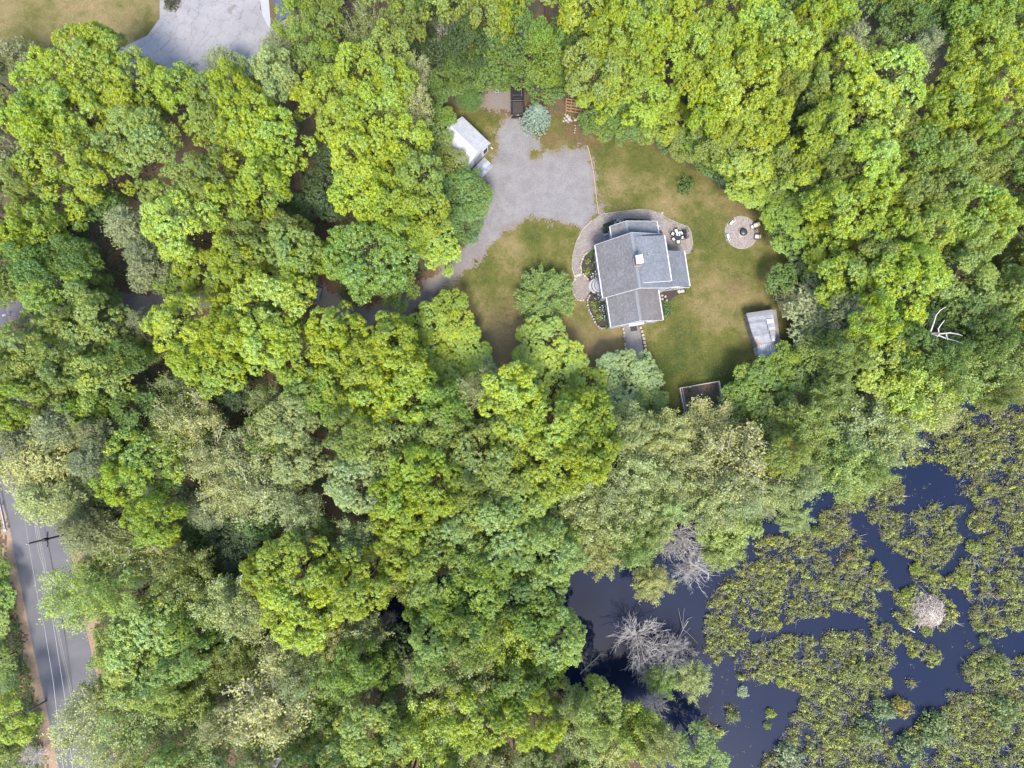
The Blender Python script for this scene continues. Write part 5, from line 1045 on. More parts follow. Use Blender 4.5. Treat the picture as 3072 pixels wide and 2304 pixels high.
for x, y, lb in [(1815, 402, 'top patio chair with pale green cushion, upper left of the table'), (1762, 455, 'patio chair with pale green cushion on the left of the table'), (1780, 538, 'patio chair with pale green cushion at the lower left of the table'), (1850, 588, 'patio chair with pale green cushion nearest the bottom of the table'), (1912, 515, 'patio chair with pale green cushion at the lower right of the table'), (1900, 445, 'patio chair with pale green cushion at the upper right of the table')]:
    p = Z3(x, y, .5); make_chair(lb, p, math.atan2(tc[1] - p[1], tc[0] - p[0]) - math.pi / 2)
for x, y, lb, a in [(1955, 420, 'uncushioned dark metal chair at the far right of the patio set', .3), (1962, 495, 'uncushioned dark metal chair below the other at right', -.2)]: make_chair(lb, Z3(x, y, .4), math.pi / 2 + a, False)
t = thing('storage_bin', 'small dark brown bin against the house by the patio', 'bin', (*Z3(1562, 450, .5), 0), HA); mb = MB(); mb.box((0, 0, .35), (.42, .5, .6)); mb.build('box', M['wicker'], t); mb = MB(); mb.box((0, 0, .67), (.45, .53, .04)); mb.build('lid', M['liner'], t)
t = thing('gas_lamp', 'small white wall lamp post at the patio corner of the house', 'lamp', (*Z3(1535, 325, 1.0), 0)); mb = MB(); mb.lathe((0, 0, 0), [(.05, 0), (.05, 1.0)], 8); mb.build('post', M['white'], t); mb = MB(); mb.lathe((0, 0, 1.0), [(.08, 0), (.14, .12), (.1, .25), (.02, .3)], 10); mb.build('lamp_head', M['white'], t)
# ------------------------------------------------------------------ fire pit
def Z5(x, y, z=0.0): return at(2100 + x / 7.373, 600 + y / 7.373, z)
fc = Z5(910, 718); fr_ = 2.38
bed([(fc[0] + (fr_ + .02) * math.cos(a), fc[1] + (fr_ + .02) * math.sin(a)) for a in np.linspace(0, 6.283, 40)[:-1]], 'bed of the round fire-pit circle', 'joint', .035, 'fire_pit_base')
r = np.random.default_rng(6); mb = MB(); cols = []
for ring in range(1, 18):
    q = ring * .137; n = int(2 * math.pi * q / .2)
    for k in range(n):
        a = 2 * math.pi * (k + .5 * (ring % 2)) / n + r.normal() * .01; mb.box((fc[0] + q * math.cos(a), fc[1] + q * math.sin(a), .045 + r.uniform(0, .015)), (.118, .175, .05), a)
for ln in mb.mi: cols.append(0)
me = mb.mesh('cobbles', M['paver']); a_ = me.attributes.new('lv', 'FLOAT', 'FACE'); a_.data.foreach_set('value', np.repeat(r.random(len(mb.f) // 6) * .9 - .1, 6).astype(np.float32)); tag(mobj('fire_pit_cobbles', me), 'cobbled round fire-pit circle on the lawn', kind='stuff')
stonerow('circle_edging', 'ring of edging stones round the fire-pit circle', [(fc[0] + fr_ * math.cos(a), fc[1] + fr_ * math.sin(a)) for a in np.linspace(0, 6.283, 60)], .24, .08, 'stone', 'edging', depth=.12, seed=8)
fb = Z5(955, 715, .3); t = thing('fire_pit', 'round dark fire bowl with mesh cover in a stone ring', 'fire pit', (*fb, .07)); mb = MB()
mb.lathe((-.06, 0, 0), [(.62, 0), (.64, .18), (.60, .22), (.50, .22), (.48, .05)], 24, False); mb.build('stone_ring', M['flag'], t)
mb = MB(); mb.lathe((0, 0, .1), [(.25, 0), (.46, .12), (.54, .26), (.56, .28), (.50, .27), (.4, .2)], 24); mb.build('bowl', M['darkmetal'], t, True)
mb = MB(); mb.lathe((0, 0, .37), [(.50, 0), (.42, .12), (.22, .20), (.03, .23)], 20); mb.build('mesh_cover', M['firemesh'], t, True)
for q in range(6): mb = MB(); a = q * math.pi / 6; mb.bar((-.5 * math.cos(a), -.5 * math.sin(a), .38), (.5 * math.cos(a), .5 * math.sin(a), .38), .015); mb.build('grate_bar', M['chrome'] if q % 3 == 0 else M['firemesh'], t)
for (x1, y1, x2, y2, lb, mt, nm) in [(1130, 600, 1260, 550, 'wicker lounge chair with beige cushions and footstool, upper one at the fire pit', 'beige', 1), (1178, 800, 1285, 812, 'wicker lounge chair with beige cushions, lower one at the fire pit', 'beige', 0)]:
    a, b = Z5(x1, y1, .4), Z5(x2, y2, .5); ang = math.atan2(a[1] - b[1], a[0] - b[0]); t = thing('lounge_chair', lb, 'chair', (*b, .07), ang, 'lounge chairs at the fire pit')
    mb = MB(); mb.box((.12, 0, .2), (.72, .62, .3)); mb.build('seat_base', M['wicker'], t, bevel=.03)
    mb = MB(); mb.box((-.3, 0, .5), (.16, .68, .5)); mb.build('backrest', M['wicker'], t, bevel=.04)
    for s in (-.36, .36): mb = MB(); mb.box((.06, s, .32), (.66, .09, .4)); mb.build('armrest', M['wicker'], t, bevel=.03)
    mb = MB(); mb.box((.14, 0, .40), (.62, .54, .12)); mb.build('seat_cushion', M['beige'], t, bevel=.04); mb = MB(); mb.hexa([(-.24, -.26, .42), (-.1, -.26, .42), (-.1, .26, .42), (-.24, .26, .42), (-.3, -.25, .82), (-.2, -.25, .82), (-.2, .25, .82), (-.3, .25, .82)]); mb.build('back_cushion', M['beige'], t, bevel=.03)
    if nm:
        t = thing('footstool', 'footstool with beige and grey top before the upper lounge chair', 'footstool', (*Z5(1165, 592, .4), .07), ang); mb = MB(); mb.box((0, 0, .17), (.5, .5, .26)); mb.build('base', M['wicker'], t); mb = MB(); mb.box((.08, 0, .34), (.38, .46, .1)); mb.build('cushion', M['beige'], t, bevel=.03); mb = MB(); mb.box((-.2, 0, .33), (.14, .46, .06)); mb.build('blanket', M['firemesh'], t)
t = thing('side_table', 'small square side table with dark cup hole between the lounge chairs', 'table', (*Z5(1250, 682, .4), .07), .2); mb = MB(); mb.box((0, 0, .42), (.36, .36, .04)); mb.build('tabletop', M['greywood'], t)
for a in (-.14, .14):
    for b in (-.14, .14): mb = MB(); mb.box((a, b, .2), (.04, .04, .4)); mb.build('leg', M['wicker'], t)
mb = MB(); mb.lathe((0, 0, .44), [(.08, 0), (.08, .02)], 12); mb.build('cup', M['black'], t)
for x, y, a0, lb, mt in [(708, 490, 2.35, 'curved slatted bench at the upper left of the fire-pit circle', 'palewood'), (622, 832, 3.45, 'curved pale bench at the left of the fire-pit circle', 'white')]:
    p = Z5(x, y, .4); t = thing('curved_bench', lb, 'bench', (*p, .07), a0, 'curved benches at the fire pit')
    for k in range(3):
        q = 1.55 + (k - 1) * .12; mb = MB(); pts = [(q * math.cos(b) - 1.55, q * math.sin(b), .42) for b in np.linspace(-.33, .33, 7)]
        for u_, v_ in zip(pts, pts[1:]): mb.bar(u_, v_, .1, .03)
        mb.build('slat', M[mt], t)
    for b in (-.27, 0, .27): mb = MB(); mb.box((1.55 * math.cos(b) - 1.55, 1.55 * math.sin(b), .2), (.32, .06, .4), b); mb.build('leg', M['wicker'], t)
    t2 = thing('cup', 'dark cup standing on the ' + ('slatted' if 'slatted' in lb else 'pale') + ' curved bench', 'cup', (*Z5(*((748, 452) if 'slatted' in lb else (650, 873)), .45), .5)); mb = MB(); mb.lathe((0, 0, 0), [(.06, 0), (.08, .1), (.06, .1), (.05, .03)], 12); mb.build('body', M['black'], t2)
# ------------------------------------------------------------------ white-roofed shed
a, b = Vector(Z1(320, 365, 2.7)), Vector(Z1(635, 665, 2.7)); e1 = (b - a).normalized(); Ls = (b - a).length; WD = 5.2; ang = math.atan2(e1.y, e1.x)
t = thing('garden_shed', 'white metal-roofed gable shed at the edge of the gravel', 'shed', (b.x, b.y, 0), ang)   # local: -x along the eave back from the front gable, -y across
prof = [(-.3, 0), (-WD + .3, 0), (-WD + .3, 2.62), (-WD / 2, 3.85), (-.3, 2.62)]
mb = MB(); n = 5; mb.v = [(-.3, y, z) for y, z in prof] + [(-Ls + .3, y, z) for y, z in prof]; mb.f = [tuple(range(n)), tuple(range(n, 2 * n))[::-1]] + [(i, n + i, n + (i + 1) % n, (i + 1) % n) for i in range(n)]; mb.mi = [0] * 7; mb.build('wall', M['white'], t)
for side in (0, 1):
    rf = MB(); y0_, y1_ = (0, -WD / 2) if side == 0 else (-WD, -WD / 2); rf.slab([(0, y0_, 2.68), (0, y1_, 3.98), (-Ls, y1_, 3.98), (-Ls, y0_, 2.68)] if side else [(-Ls, y0_, 2.68), (-Ls, y1_, 3.98), (0, y1_, 3.98), (0, y0_, 2.68)], .06); ro = rf.build('roof', M['whitemetal'], t)
    for k in range(13):
        x = -Ls * (k + .02) / 13; x2 = -Ls * (k + .98) / 13; mb = MB(); mb.slab([(x2, y0_ * 1.004, 2.70), (x2, y1_, 4.0), (x, y1_, 4.0), (x, y0_ * 1.004, 2.70)], .02); mb.bar((x, y0_, 2.72), (x, y1_, 4.02), .05, .05); mb.build('roof_panel', M['whitemetal'], ro)
mb = MB(); mb.bar((.05, -WD / 2, 4.03), (-Ls - .05, -WD / 2, 4.03), .3, .05); mb.build('ridge_cap', M['whitemetal'], t)
mb = MB(); mb.box((-.27, -.95, 1.3), (.08, .9, 1.6)); w_ = mb.build('window', M['white'], t); mb = MB(); mb.box((-.22, -.95, 1.3), (.04, .7, 1.3)); mb.build('pane', M['glass'], w_)
mb = MB(); mb.box((-.27, -2.5, 1.1), (.1, 1.5, 2.1)); mb.build('door', M['galv'], t)
for i in range(4):
    for j in range(3): mb = MB(); mb.slab([(.02 + .62 * j, -1.42 - .62 * i, .30 - .09 * j), (.02 + .62 * j, -2.02 - .62 * i, .30 - .09 * j), (.62 + .62 * j, -2.02 - .62 * i, .21 - .09 * j), (.62 + .62 * j, -1.42 - .62 * i, .21 - .09 * j)][::-1], .05); mb.build('ramp_board', M['galv'], t)
mb = MB(); mb.box((.12, .02, 1.2), (.35, .12, .25)); mb.build('wall_lamp', M['palewood'], t)
# ------------------------------------------------------------------ patched metal shed
def Z6(x, y, z=0.0): return at(2000 + x / 4.6075, 880 + y / 4.6075, z)
t = thing('metal_shed', 'leaning grey shed roofed with patched corrugated sheets', 'shed', (0, 0, 0))
def Q(x, y, z): return Vector((*Z6(x, y, z), z))
def lerp(a, b, f): return a + (b - a) * f
Lp = [Q(1100, 275, 2.3), Q(1120, 350, 2.3), Q(1150, 450, 2.28), Q(1180, 550, 2.22), Q(1215, 640, 2.2), Q(1255, 715, 2.15)]; Rp = [Q(1458, 222, 2.9), Q(1472, 300, 2.9), Q(1480, 400, 2.9), Q(1490, 490, 2.88), Q(1490, 580, 2.85), Q(1485, 668, 2.8)]
def along(P, f): f *= len(P) - 1; i = min(int(f), len(P) - 2); return lerp(P[i], P[i + 1], f - i)
for k in range(11):
    f0, f1 = k / 11, (k + 1.06) / 11; f1 = min(f1, 1); a, b, c, d = along(Lp, f0), along(Rp, f0), along(Rp, f1), along(Lp, f1); mb = MB(); n = 5
    for j in range(n):
        g0, g1 = j / n, (j + .8) / n; A0, A1, B0, B1 = lerp(a, d, g0), lerp(a, d, g1), lerp(b, c, g0), lerp(b, c, g1); up = Vector((0, 0, .012 * k + (.03 if j % 2 == 0 else 0)))
        mb.slab([tuple(q + up) for q in (A1, B1, B0, A0)], .03)
    mb.build('roof_sheet', M['galv' if k % 4 else 'greywood'] if k == 0 else M['galv'], t)
for k, (x, y, w_, h_) in enumerate([(1380, 358, 98, 75), (1395, 425, 98, 55), (1405, 470, 92, 50), (1425, 515, 70, 70), (1440, 585, 55, 45), (1455, 625, 36, 38)]):
    mb = MB(); z = 2.98 + k * .07; mb.slab([tuple(Q(x + 8, y + h_, z)), tuple(Q(x + w_ + 8, y + h_ - 8, z + .05)), tuple(Q(x + w_, y - 10, z + .05)), tuple(Q(x, y, z))], .03); mb.build('patch_sheet', M[('galvlight', 'galv', 'galvlight', 'greywood', 'galv', 'galvlight')[k]], t)
mb = MB(); mb.slab([tuple(Q(1258, 705, 2.42)), tuple(Q(1310, 692, 2.45)), tuple(Q(1265, 640, 2.45)), tuple(Q(1235, 645, 2.42))], .02); mb.build('rusted_patch', M['rust'], t)
for k in range(9):
    f0, f1 = k / 9, (k + .9) / 9; a, b = Q(1255, 715, 2.0), Q(1490, 672, 2.3); c, d = Q(1530, 900, 2.2), Q(1300, 950, 1.9); mb = MB(); mb.slab([tuple(lerp(d, c, f0)), tuple(lerp(d, c, f1)), tuple(lerp(a, b, f1)), tuple(lerp(a, b, f0))], .04); mb.build('lean_to_sheet', M['galvlight'], t)
WL = [Q(1062, 290, 0), Q(1090, 440, 0), Q(1125, 570, 0), Q(1165, 660, 0), Q(1190, 740, 0), Q(1220, 860, 0), Q(1248, 955, 0)]; TL = [lerp(Lp[0], Lp[1], .1), Lp[2], Lp[3], Lp[4], Lp[5], Q(1280, 850, 1.95), Q(1300, 945, 1.88)]
for k in range(26):
    f0, f1 = k / 26, (k + .93) / 26; a, b, c, d = along(WL, f0), along(WL, f1), along(TL, f1), along(TL, f0); o_ = Vector((.05, 0, 0)); dn = Vector((0, 0, -.08)); mb = MB(); mb.hexa([tuple(a), tuple(a + o_), tuple(b + o_), tuple(b), tuple(d + dn), tuple(d + o_ + dn), tuple(c + o_ + dn), tuple(c + dn)]); mb.build('wall_board', M['greywood'] if k < 18 or k > 21 else M['palewood'], t)
mb = MB(); g0 = [(*Z6(*p), 0) for p in ((1080, 300), (1420, 250), (1500, 870), (1260, 930))]; mb.hexa([(q[0] + .12, q[1], -.1) for q in g0[::-1]] + [(q[0] + .3, q[1], 1.75) for q in g0[::-1]]); mb.build('shed_body', M['greywood'], t)
# ------------------------------------------------------------------ vegetable plot
t = thing('vegetable_plot', 'fenced brown-soil vegetable plot at the foot of the lawn', 'garden plot', (0, 0, 0))
PC = [Z6(185, 1310, 1.0), Z6(728, 1215, 1.0), Z6(790, 1560, 1.0), Z6(262, 1680, 1.0)]
mb = MB(); mb.prism(PC, -.1, .05); so = mb.build('soil', M['soil'], t)
for i in range(4):
    a, b = Vector(PC[i]), Vector(PC[(i + 1) % 4]); n = 4
    for k in range(n): p = a.lerp(b, k / n); mb = MB(); mb.box((p.x, p.y, .5), (.1, .1, 1.05)); mb.build('post', M['palewood'], t)
    for z in ((.98, .5) if i != 3 else (.98,)): mb = MB(); mb.bar((*a, z), (*b, z), .1, .05); mb.build('rail', M['palewood'], t)
    mb = MB()
    for k in range(int((b - a).length / .18)): p = a.lerp(b, k * .18 / (b - a).length); mb.bar((*p, .02), (*p, .96), .008)
    for z in (.2, .35, .65, .8): mb.bar((*a, z), (*b, z), .008)
    tag(mb.build('wire_mesh', M['wire'], t), kind='stuff')
a, b = Vector(Z6(215, 1310, .6)), Vector(Z6(285, 1680, .6)); mb = MB(); mb.bar((*a, .6), (*b, .6), .09, .05); mb.build('inner_rail', M['palewood'], t)
r = np.random.default_rng(12)
def vegf(x, y): return (sdf(PC, x, y) < -.15) & ((x > Z6(620, 0)[0]) | (vnoise(x, y, .8, 3) > .72))
scatter_clumps('garden_weeds', 150, vegf, (PC[0][0], PC[2][1] - 1, PC[1][0] + 2, PC[1][1]), .16, .22, 9, .12, 91, M['leaf'], 'low weeds and seedlings in the vegetable plot', z0f=lambda x, y: .05 + 0 * x, colr=(.06, .12, .03, 1))
t = thing('rag', 'pale crumpled bag near the upper left corner of the plot', 'bag', (*Z6(318, 1298), .05)); mb = MB(); mb.stone((0, 0, 0), (.42, .28, .16), .3, 4); mb.build('cloth', M['palewood'], t)
# ------------------------------------------------------------------ pickup truck
def wheel(parent, x, y, r_=.38, w_=.26):
    mb = MB(); prof = [(r_ * .62, -w_ / 2), (r_, -w_ / 2), (r_, w_ / 2), (r_ * .62, w_ / 2)]; n = 18; V = [(x + h_, y + q * math.cos(6.283 * k / n), r_ + q * math.sin(6.283 * k / n)) for q, h_ in prof for k in range(n)]
    mb._add(V, [(i * n + k, i * n + (k + 1) % n, (i + 1) % 4 * n + (k + 1) % n, (i + 1) % 4 * n + k) for i in range(4) for k in range(n)]); wo = mb.build('wheel', M['rubber'], parent)
    mb = MB(); mb.bar((x - w_ * .4, y, r_), (x + w_ * .4, y, r_), r_ * 1.22, r_ * 1.22, 12); mb.build('rim', M['chrome'], wo)
tp = Vector(Z1(930, 355, 1.15)); t = thing('pickup_truck', 'black pickup truck with empty ribbed bed nosed into the trees', 'pickup truck', (tp.x, tp.y + 2.85, .035), math.radians(1.5))
mb = MB(); mb.box((0, 0, .62), (1.9, 5.6, .5)); mb.box((0, 2.1, .98), (1.84, 1.3, .3), 0, .06, .1); mb.build('body', M['black'], t, bevel=.05)
mb = MB(); [mb.box((s * .86, -1.75, 1.06), (.2, 2.1, .42)) for s in (-1, 1)]; mb.box((0, -.66, 1.08), (1.9, .12, .44)); mb.build('bed_wall', M['black'], t, bevel=.03)
mb = MB(); mb.box((0, -2.78, 1.05), (1.6, .1, .46)); tg = mb.build('tailgate', M['black'], t, bevel=.02); mb = MB(); mb.box((0, -2.835, 1.15), (.28, .03, .08)); mb.build('handle', M['chrome'], tg)
mb = MB(); mb.box((0, -1.7, .88), (1.5, 2.0, .03)); mb.build('bed_floor', M['liner'], t)
for k in range(9): mb = MB(); mb.box((-.56 + .14 * k, -1.7, .905), (.07, 1.95, .025)); mb.build('bed_rib', M['liner'], t)
for s in (-1, 1): mb = MB(); mb.box((s * .66, -1.55, .98), (.2, .8, .2)); mb.build('wheel_well', M['liner'], t, bevel=.03)
mb = MB(); mb.box((0, .55, 1.35), (1.74, 2.1, .95), 0, .16, .30); cb = mb.build('cab', M['black'], t, bevel=.05)
mb = MB(); mb.hexa([(-.78, 1.3, 1.14), (.78, 1.3, 1.14), (.78, 1.62, 1.14), (-.78, 1.62, 1.14), (-.66, .98, 1.74), (.66, .98, 1.74), (.66, 1.28, 1.74), (-.66, 1.28, 1.74)]); mb.build('windscreen', M['glass'], t)
mb = MB(); mb.box((0, -.47, 1.45), (1.3, .06, .4)); mb.build('rear_window', M['glass'], t)
mb = MB(); mb.box((0, -2.95, .55), (1.8, .2, .18)); mb.build('bumper', M['darkmetal'], t, bevel=.03)
for s in (-1, 1):
    mb = MB(); mb.box((s * .88, -2.84, 1.02), (.12, .06, .3)); mb.build('tail_light', M['rust'], t); mb = MB(); mb.box((s * .75, 2.82, .78), (.32, .06, .2)); mb.build('headlight', M['chrome'], t)
    mb = MB(); mb.box((s * 1.08, 1.05, 1.2), (.26, .12, .22)); mb.build('wing_mirror', M['black'], t, bevel=.02); wheel(t, s * .86, 1.75); wheel(t, s * .86, -1.6)
# grey car half hidden on the drive
cp = Vector(at(915, 870, 1.0)); t = thing('parked_car', 'grey car on the drive, mostly hidden under the oak crowns', 'car', (cp.x, cp.y, .035), math.radians(-105))
mb = MB(); mb.box((0, 0, .58), (1.78, 4.4, .52)); mb.hexa([(-.85, .95, .84), (.85, .95, .84), (.78, 2.1, .8), (-.78, 2.1, .8), (-.8, .95, .98), (.8, .95, .98), (.68, 2.05, .86), (-.68, 2.05, .86)]); mb.box((0, -1.75, .9), (1.6, .8, .16), 0, .1, .1); mb.build('body', M['carpaint'], t, bevel=.06)
mb = MB(); mb.box((0, -.25, 1.16), (1.6, 2.4, .52), 0, .22, .34); mb.build('cabin_glass', M['glass'], t, bevel=.03); mb = MB(); mb.box((0, -.3, 1.45), (1.24, 1.5, .06)); mb.build('roof', M['carpaint'], t, bevel=.02)
for s in (-1, 1):
    mb = MB(); mb.box((s * .66, 2.19, .72), (.34, .06, .14)); mb.build('headlight', M['chrome'], t); mb = MB(); mb.box((s * .98, .72, .98), (.2, .1, .13)); mb.build('wing_mirror', M['carpaint'], t); wheel(t, s * .82, 1.35, .32, .22); wheel(t, s * .82, -1.35, .32, .22)
# ------------------------------------------------------------------ small things in the yard
t = thing('trellis', 'reddish cedar lattice frame leaning out under the oak', 'trellis', (0, 0, 0)); P0, P1, P2, P3 = [Vector((*Z1(*p, 1.1), 1.1)) for p in ((1470, 172), (1700, 200), (1680, 340), (1468, 300))]
for k in range(5):
    for a, b in ((lerp(P0, P1, k / 4), lerp(P3, P2, k / 4)), (lerp(P0, P3, k / 4), lerp(P1, P2, k / 4))): mb = MB(); mb.bar(tuple(a), tuple(b), .07, .05); mb.build('bar', M['cedar'], t)
for p in (P0, P1, P2, P3): mb = MB(); mb.box((p.x, p.y, .55), (.09, .09, 1.1)); mb.build('post', M['cedar'], t)
t = thing('rock_pile', 'heap of pale rocks below the cedar trellis', 'rocks', (0, 0, 0)); r = np.random.default_rng(9)
for x, y, s in [(1450, 390, .45), (1480, 370, .55), (1500, 400, .6), (1490, 430, .45), (1470, 415, .4), (1510, 375, .35), (1440, 420, .35), (1525, 415, .4), (1570, 410, .5), (1590, 395, .35), (1650, 385, .45), (1700, 395, .35), (1460, 350, .3), (1620, 370, .3), (1555, 385, .3)]:
    mb = MB(); mb.stone((*Z1(x, y), .01), (s * 1.0, s * .8, s * .5), r.uniform(0, 3), int(x)); mb.build('rock', M['palestone' if int(x) % 3 == 0 else 'stone'], t)
for i, (x, y) in enumerate([(1568, 470), (1570, 500), (1566, 525), (1562, 550), (1640, 780), (1395, 1283), (1390, 820), (870, 1585)]):
    t = thing('loose_stone', ['pale stone, top of the short row on bare earth below the rocks', 'pale stone, second in the short row on bare earth', 'pale stone, third in the short row on bare earth', 'pale stone, last of the short row on bare earth', 'dark stone near the upper right corner of the gravel court', 'dark stone in the lower middle of the gravel court', 'dark small stone by the grass patch in the court', 'grey stone at the edge where court meets front lawn'][i], 'stone', (*Z1(x, y), .03), i); mb = MB(); mb.stone((0, 0, 0), (.22, .17, .1), 0, i); mb.build('pebble', M['palestone' if i < 4 else 'greywood'], t)
for x, y, lb in ((703, 92, 'white-rimmed black tub by the wood edge, left of two'), (738, 62, 'white-rimmed black tub by the wood edge, right of two')):
    t = thing('tub', lb, 'tub', (*Z1(x, y, .3), 0)); mb = MB(); mb.lathe((0, 0, 0), [(.2, 0), (.26, .4), (.22, .4), (.18, .1), (.02, .1)], 16); mb.build('body', M['black'], t, True); mb = MB(); mb.lathe((0, 0, .4), [(.21, 0), (.28, 0), (.28, .03), (.21, .03)], 16, False); mb.build('rim', M['white'], t)
t = thing('wheelbarrow', 'small orange wheelbarrow in the shade above the truck', 'wheelbarrow', (*Z1(905, 42, .5), 0), .6); mb = MB(); mb.hexa([(-.22, -.35, .28), (.22, -.35, .28), (.18, .3, .25), (-.18, .3, .25), (-.34, -.45, .56), (.34, -.45, .56), (.3, .48, .52), (-.3, .48, .52)]); mb.build('tray', M['orange'], t)
for s in (-.2, .2): mb = MB(); mb.bar((s, .3, .25), (s * 1.4, -1.1, .55), .04); mb.build('handle', M['orange'], t)
mb = MB(); mb.bar((-.05, .62, .2), (.05, .62, .2), .4, .4, 14); mb.build('wheel', M['rubber'], t)
def edging(label, pts, m, w_=.12, h_=.1, name='edging'):
    t = thing(name, label, 'edging', (0, 0, 0))
    for a, b in zip(pts, pts[1:]):
        n = max(1, round(math.dist(a, b) / 2.2))
        for k in range(n):
            p = Vector(a).lerp(Vector(b), (k + .01) / n); q_ = Vector(a).lerp(Vector(b), (k + .99) / n); mb = MB(); mb.bar((*p, h_ / 2 + .01), (*q_, h_ / 2 + .01), w_, h_); mb.build('timber', M[m], t)
edging('tan timber edging along the right side of the gravel court', [Z1(*p) for p in [(1705, 690), (1730, 790), (1762, 930), (1790, 1150), (1808, 1300), (1832, 1452)]], 'tanwood')
E2 = [at(2048 + x / 2.16, y / 2.16) for x, y in [(0, 1012), (60, 1060), (120, 1105), (200, 1165), (300, 1215), (380, 1280)]]
edging('dark timber edging between upper lawn and woodland bed', E2, 'greywood', .09, .08)
bed([(x, y) for x, y in E2] + [(x + 2.2, y + 2.6) for x, y in E2[::-1]], 'dark leaf-mulch bed under the oaks beside the upper lawn', 'mulch', .03)
edging('pale kerb strip along the outer edge of the paver walk', [Z2(*p) for p in [(560, 270), (430, 400), (348, 560), (298, 760), (293, 900), (330, 1035)]], 'palestone', .09, .08)
edging('stone kerb along the upper edge of the paver walk', [Z2(*p) for p in [(660, 196), (780, 173), (1000, 148), (1200, 123), (1330, 138), (1450, 173), (1560, 248), (1700, 308), (1832, 358), (1868, 420), (1895, 600)]], 'flag', .08, .08)
# ------------------------------------------------------------------ road furniture
def BL(x, y, z=0.0): return at(x / 2.16, 1536 + y / 2.16, z)
pb = at(85, 1631, 11.0); t = thing('utility_pole', 'dark wooden utility pole beside the road', 'utility pole', (*pb, 0)); mb = MB(); tube(mb, [(0, 0, -.5), (0, 0, 5), (0, 0, 11)], .17, .12, 10); mb.build('pole', M['bark'], t, True)
mb = MB(); mb.lathe((0, 0, 11), [(.05, 0), (.09, .1), (.04, .24), (.07, .3), (.02, .34)], 10); mb.build('insulator', M['white'], t, True)
mb = MB(); mb.bar((.12, -1.0, 7.6), (.12, 1.0, 7.6), .08); ar = mb.build('crossarm', M['darkmetal'], t)
for k in (-.9, -.4, .4, .9): mb = MB(); mb.lathe((.12, k, 7.65), [(.04, 0), (.06, .12), (.03, .18)], 8); mb.build('insulator', M['chrome'], ar)
mb = MB(); mb.lathe((.42, .1, 8.0), [(.2, 0), (.22, .1), (.22, .75), (.1, .85)], 14); mb.build('transformer', M['darkmetal'], t, True)
for lb, z, pts, w_ in (('pale overhead cable over the road, leftmost, on the pole top', 11.15, [(120, -300), (165, 80), (185, 205), (245, 560), (290, 760), (345, 1100), (410, 1659), (450, 2000)], .032), ('pale overhead cable over the road, second from the left', 9.2, [(205, -200), (228, 100), (250, 260), (285, 370), (362, 830), (420, 1200), (470, 1659)], .035),
    ('thin dark overhead cable, third from the left', 7.8, [(290, 100), (318, 260), (372, 520), (420, 800), (462, 1150), (500, 1500)], .03), ('thick bundled overhead cable beside the dark one', 7.4, [(300, 130), (328, 280), (380, 560), (432, 850), (470, 1150), (508, 1500)], .06)):
    t = thing('overhead_cable', lb, 'cable', (0, 0, 0), 0, 'cables along the road'); mb = MB(); tube(mb, [(*BL(x, y, z), z) for x, y in pts], w_ / 2, w_ / 2, 5); mb.build('cable', M['wire' if 'dark' not in lb[:9] and 'thick' not in lb else 'darkmetal'], t)
def Z8(x, y, z=0.0): return at(x / 3.1725, 1480 + y / 3.1725, z)
t = thing('guardrail', 'galvanised guardrail ending in a curl at the left edge', 'guardrail', (0, 0, 0)); pts = [(*Z8(x, y, .7), .7) for x, y in [(-60, -160), (-10, 40), (5, 110), (25, 200), (42, 280), (50, 330)]]
mb = MB(); [mb.bar(a, b, .10, .32) for a, b in zip(pts, pts[1:])]; mb.build('rail', M['wire'], t); mb = MB(); mb.lathe((*Z8(50, 348, .7), .54), [(.2, 0), (.22, .16), (.2, .32)], 14); mb.build('end_terminal', M['wire'], t, True)
for p in pts[::2]: mb = MB(); mb.box((p[0] - .15, p[1], .35), (.12, .16, .8)); mb.build('post', M['palewood'], t)
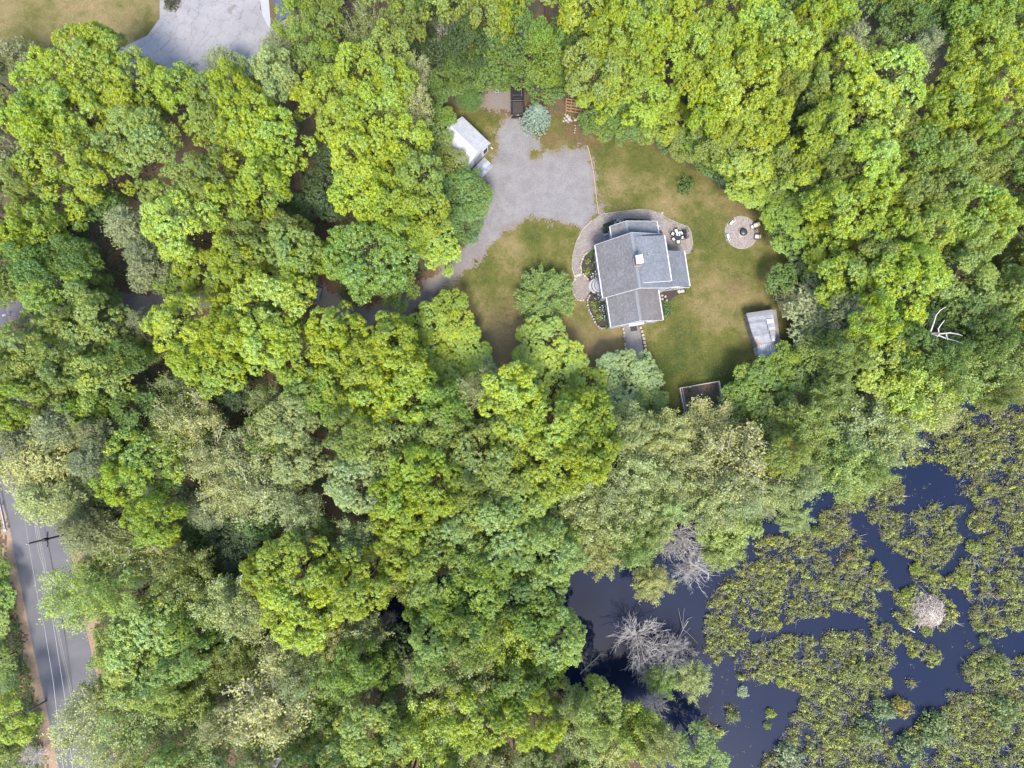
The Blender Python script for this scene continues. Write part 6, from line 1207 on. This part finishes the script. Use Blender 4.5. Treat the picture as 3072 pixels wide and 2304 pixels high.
t = thing('mailbox', 'white mailbox on a post at the left edge of the photo', 'mailbox', (*at(12, 945, 1.2), 0), .3); mb = MB(); mb.box((0, 0, .5), (.1, .1, 1.0)); mb.build('post', M['palewood'], t); mb = MB(); mb.box((0, 0, 1.12), (.5, .22, .2)); mb.lathe((0, 0, 1.22), [(.11, 0), (.08, .07), (.02, .1)], 10); mb.build('box', M['white'], t, bevel=.03)
# ------------------------------------------------------------------ neighbouring roofs
t = thing('neighbour_house', 'slate-blue shingled roof corner at the top edge', 'house', (*at(832, 68, 3.0), 0), math.radians(100)); mb = MB(); mb.box((5, -2.6, 1.4), (9.4, 5.0, 2.8)); mb.build('wall', M['siding'], t)
for k in range(2): mb = MB(); y0_, y1_ = (.0, -2.8) if k == 0 else (-2.8, -5.6); z0_, z1_ = (3.0, 4.6) if k == 0 else (4.6, 3.0); mb.slab([(0, y1_, z1_), (10, y1_, z1_), (10, y0_, z0_), (0, y0_, z0_)], .12); mb.build('roof', M['shingleblue'], t)
t = thing('neighbour_shed', 'grey shingled roof peak with white rake at the bottom edge', 'shed', (*at(812, 2284, 3.4), 0), math.radians(12)); mb = MB(); mb.box((0, -2.6, 1.3), (3.2, 4.6, 2.6)); mb.build('wall', M['siding'], t)
for s in (-1, 1): mb = MB(); P = [(0, 0, 3.4), (0, -5.2, 3.4), (s * 1.9, -5.2, 2.5), (s * 1.9, 0, 2.5)]; mb.slab(P if s < 0 else P[::-1], .1); mb.build('roof', M['shingle'], t); mb = MB(); mb.bar((0, .04, 3.4), (s * 1.9, .04, 2.5), .08, .16); mb.build('rake_board', M['white'], t)
gx, gy = at(510, -2, .8); shrub('driveway_shrub', 'dark brown-green shrub island at the top of the cracked driveway', 'shrub', gx, gy, 0, 1.5, 1.2, 'b', (.06, .055, .03))
t = thing('wood_bench', 'weathered dark plank bench in a gap among the oaks', 'bench', (*at(2350, 572, .5), 0), math.radians(38)); mb = MB(); [mb.box((0, (k - 1) * .2, .45), (1.9, .17, .05)) for k in range(3)]; mb.build('seat', M['greywood'], t)
for s in (-.75, .75): mb = MB(); mb.box((s, 0, .21), (.1, .5, .42)); mb.build('leg', M['greywood'], t)
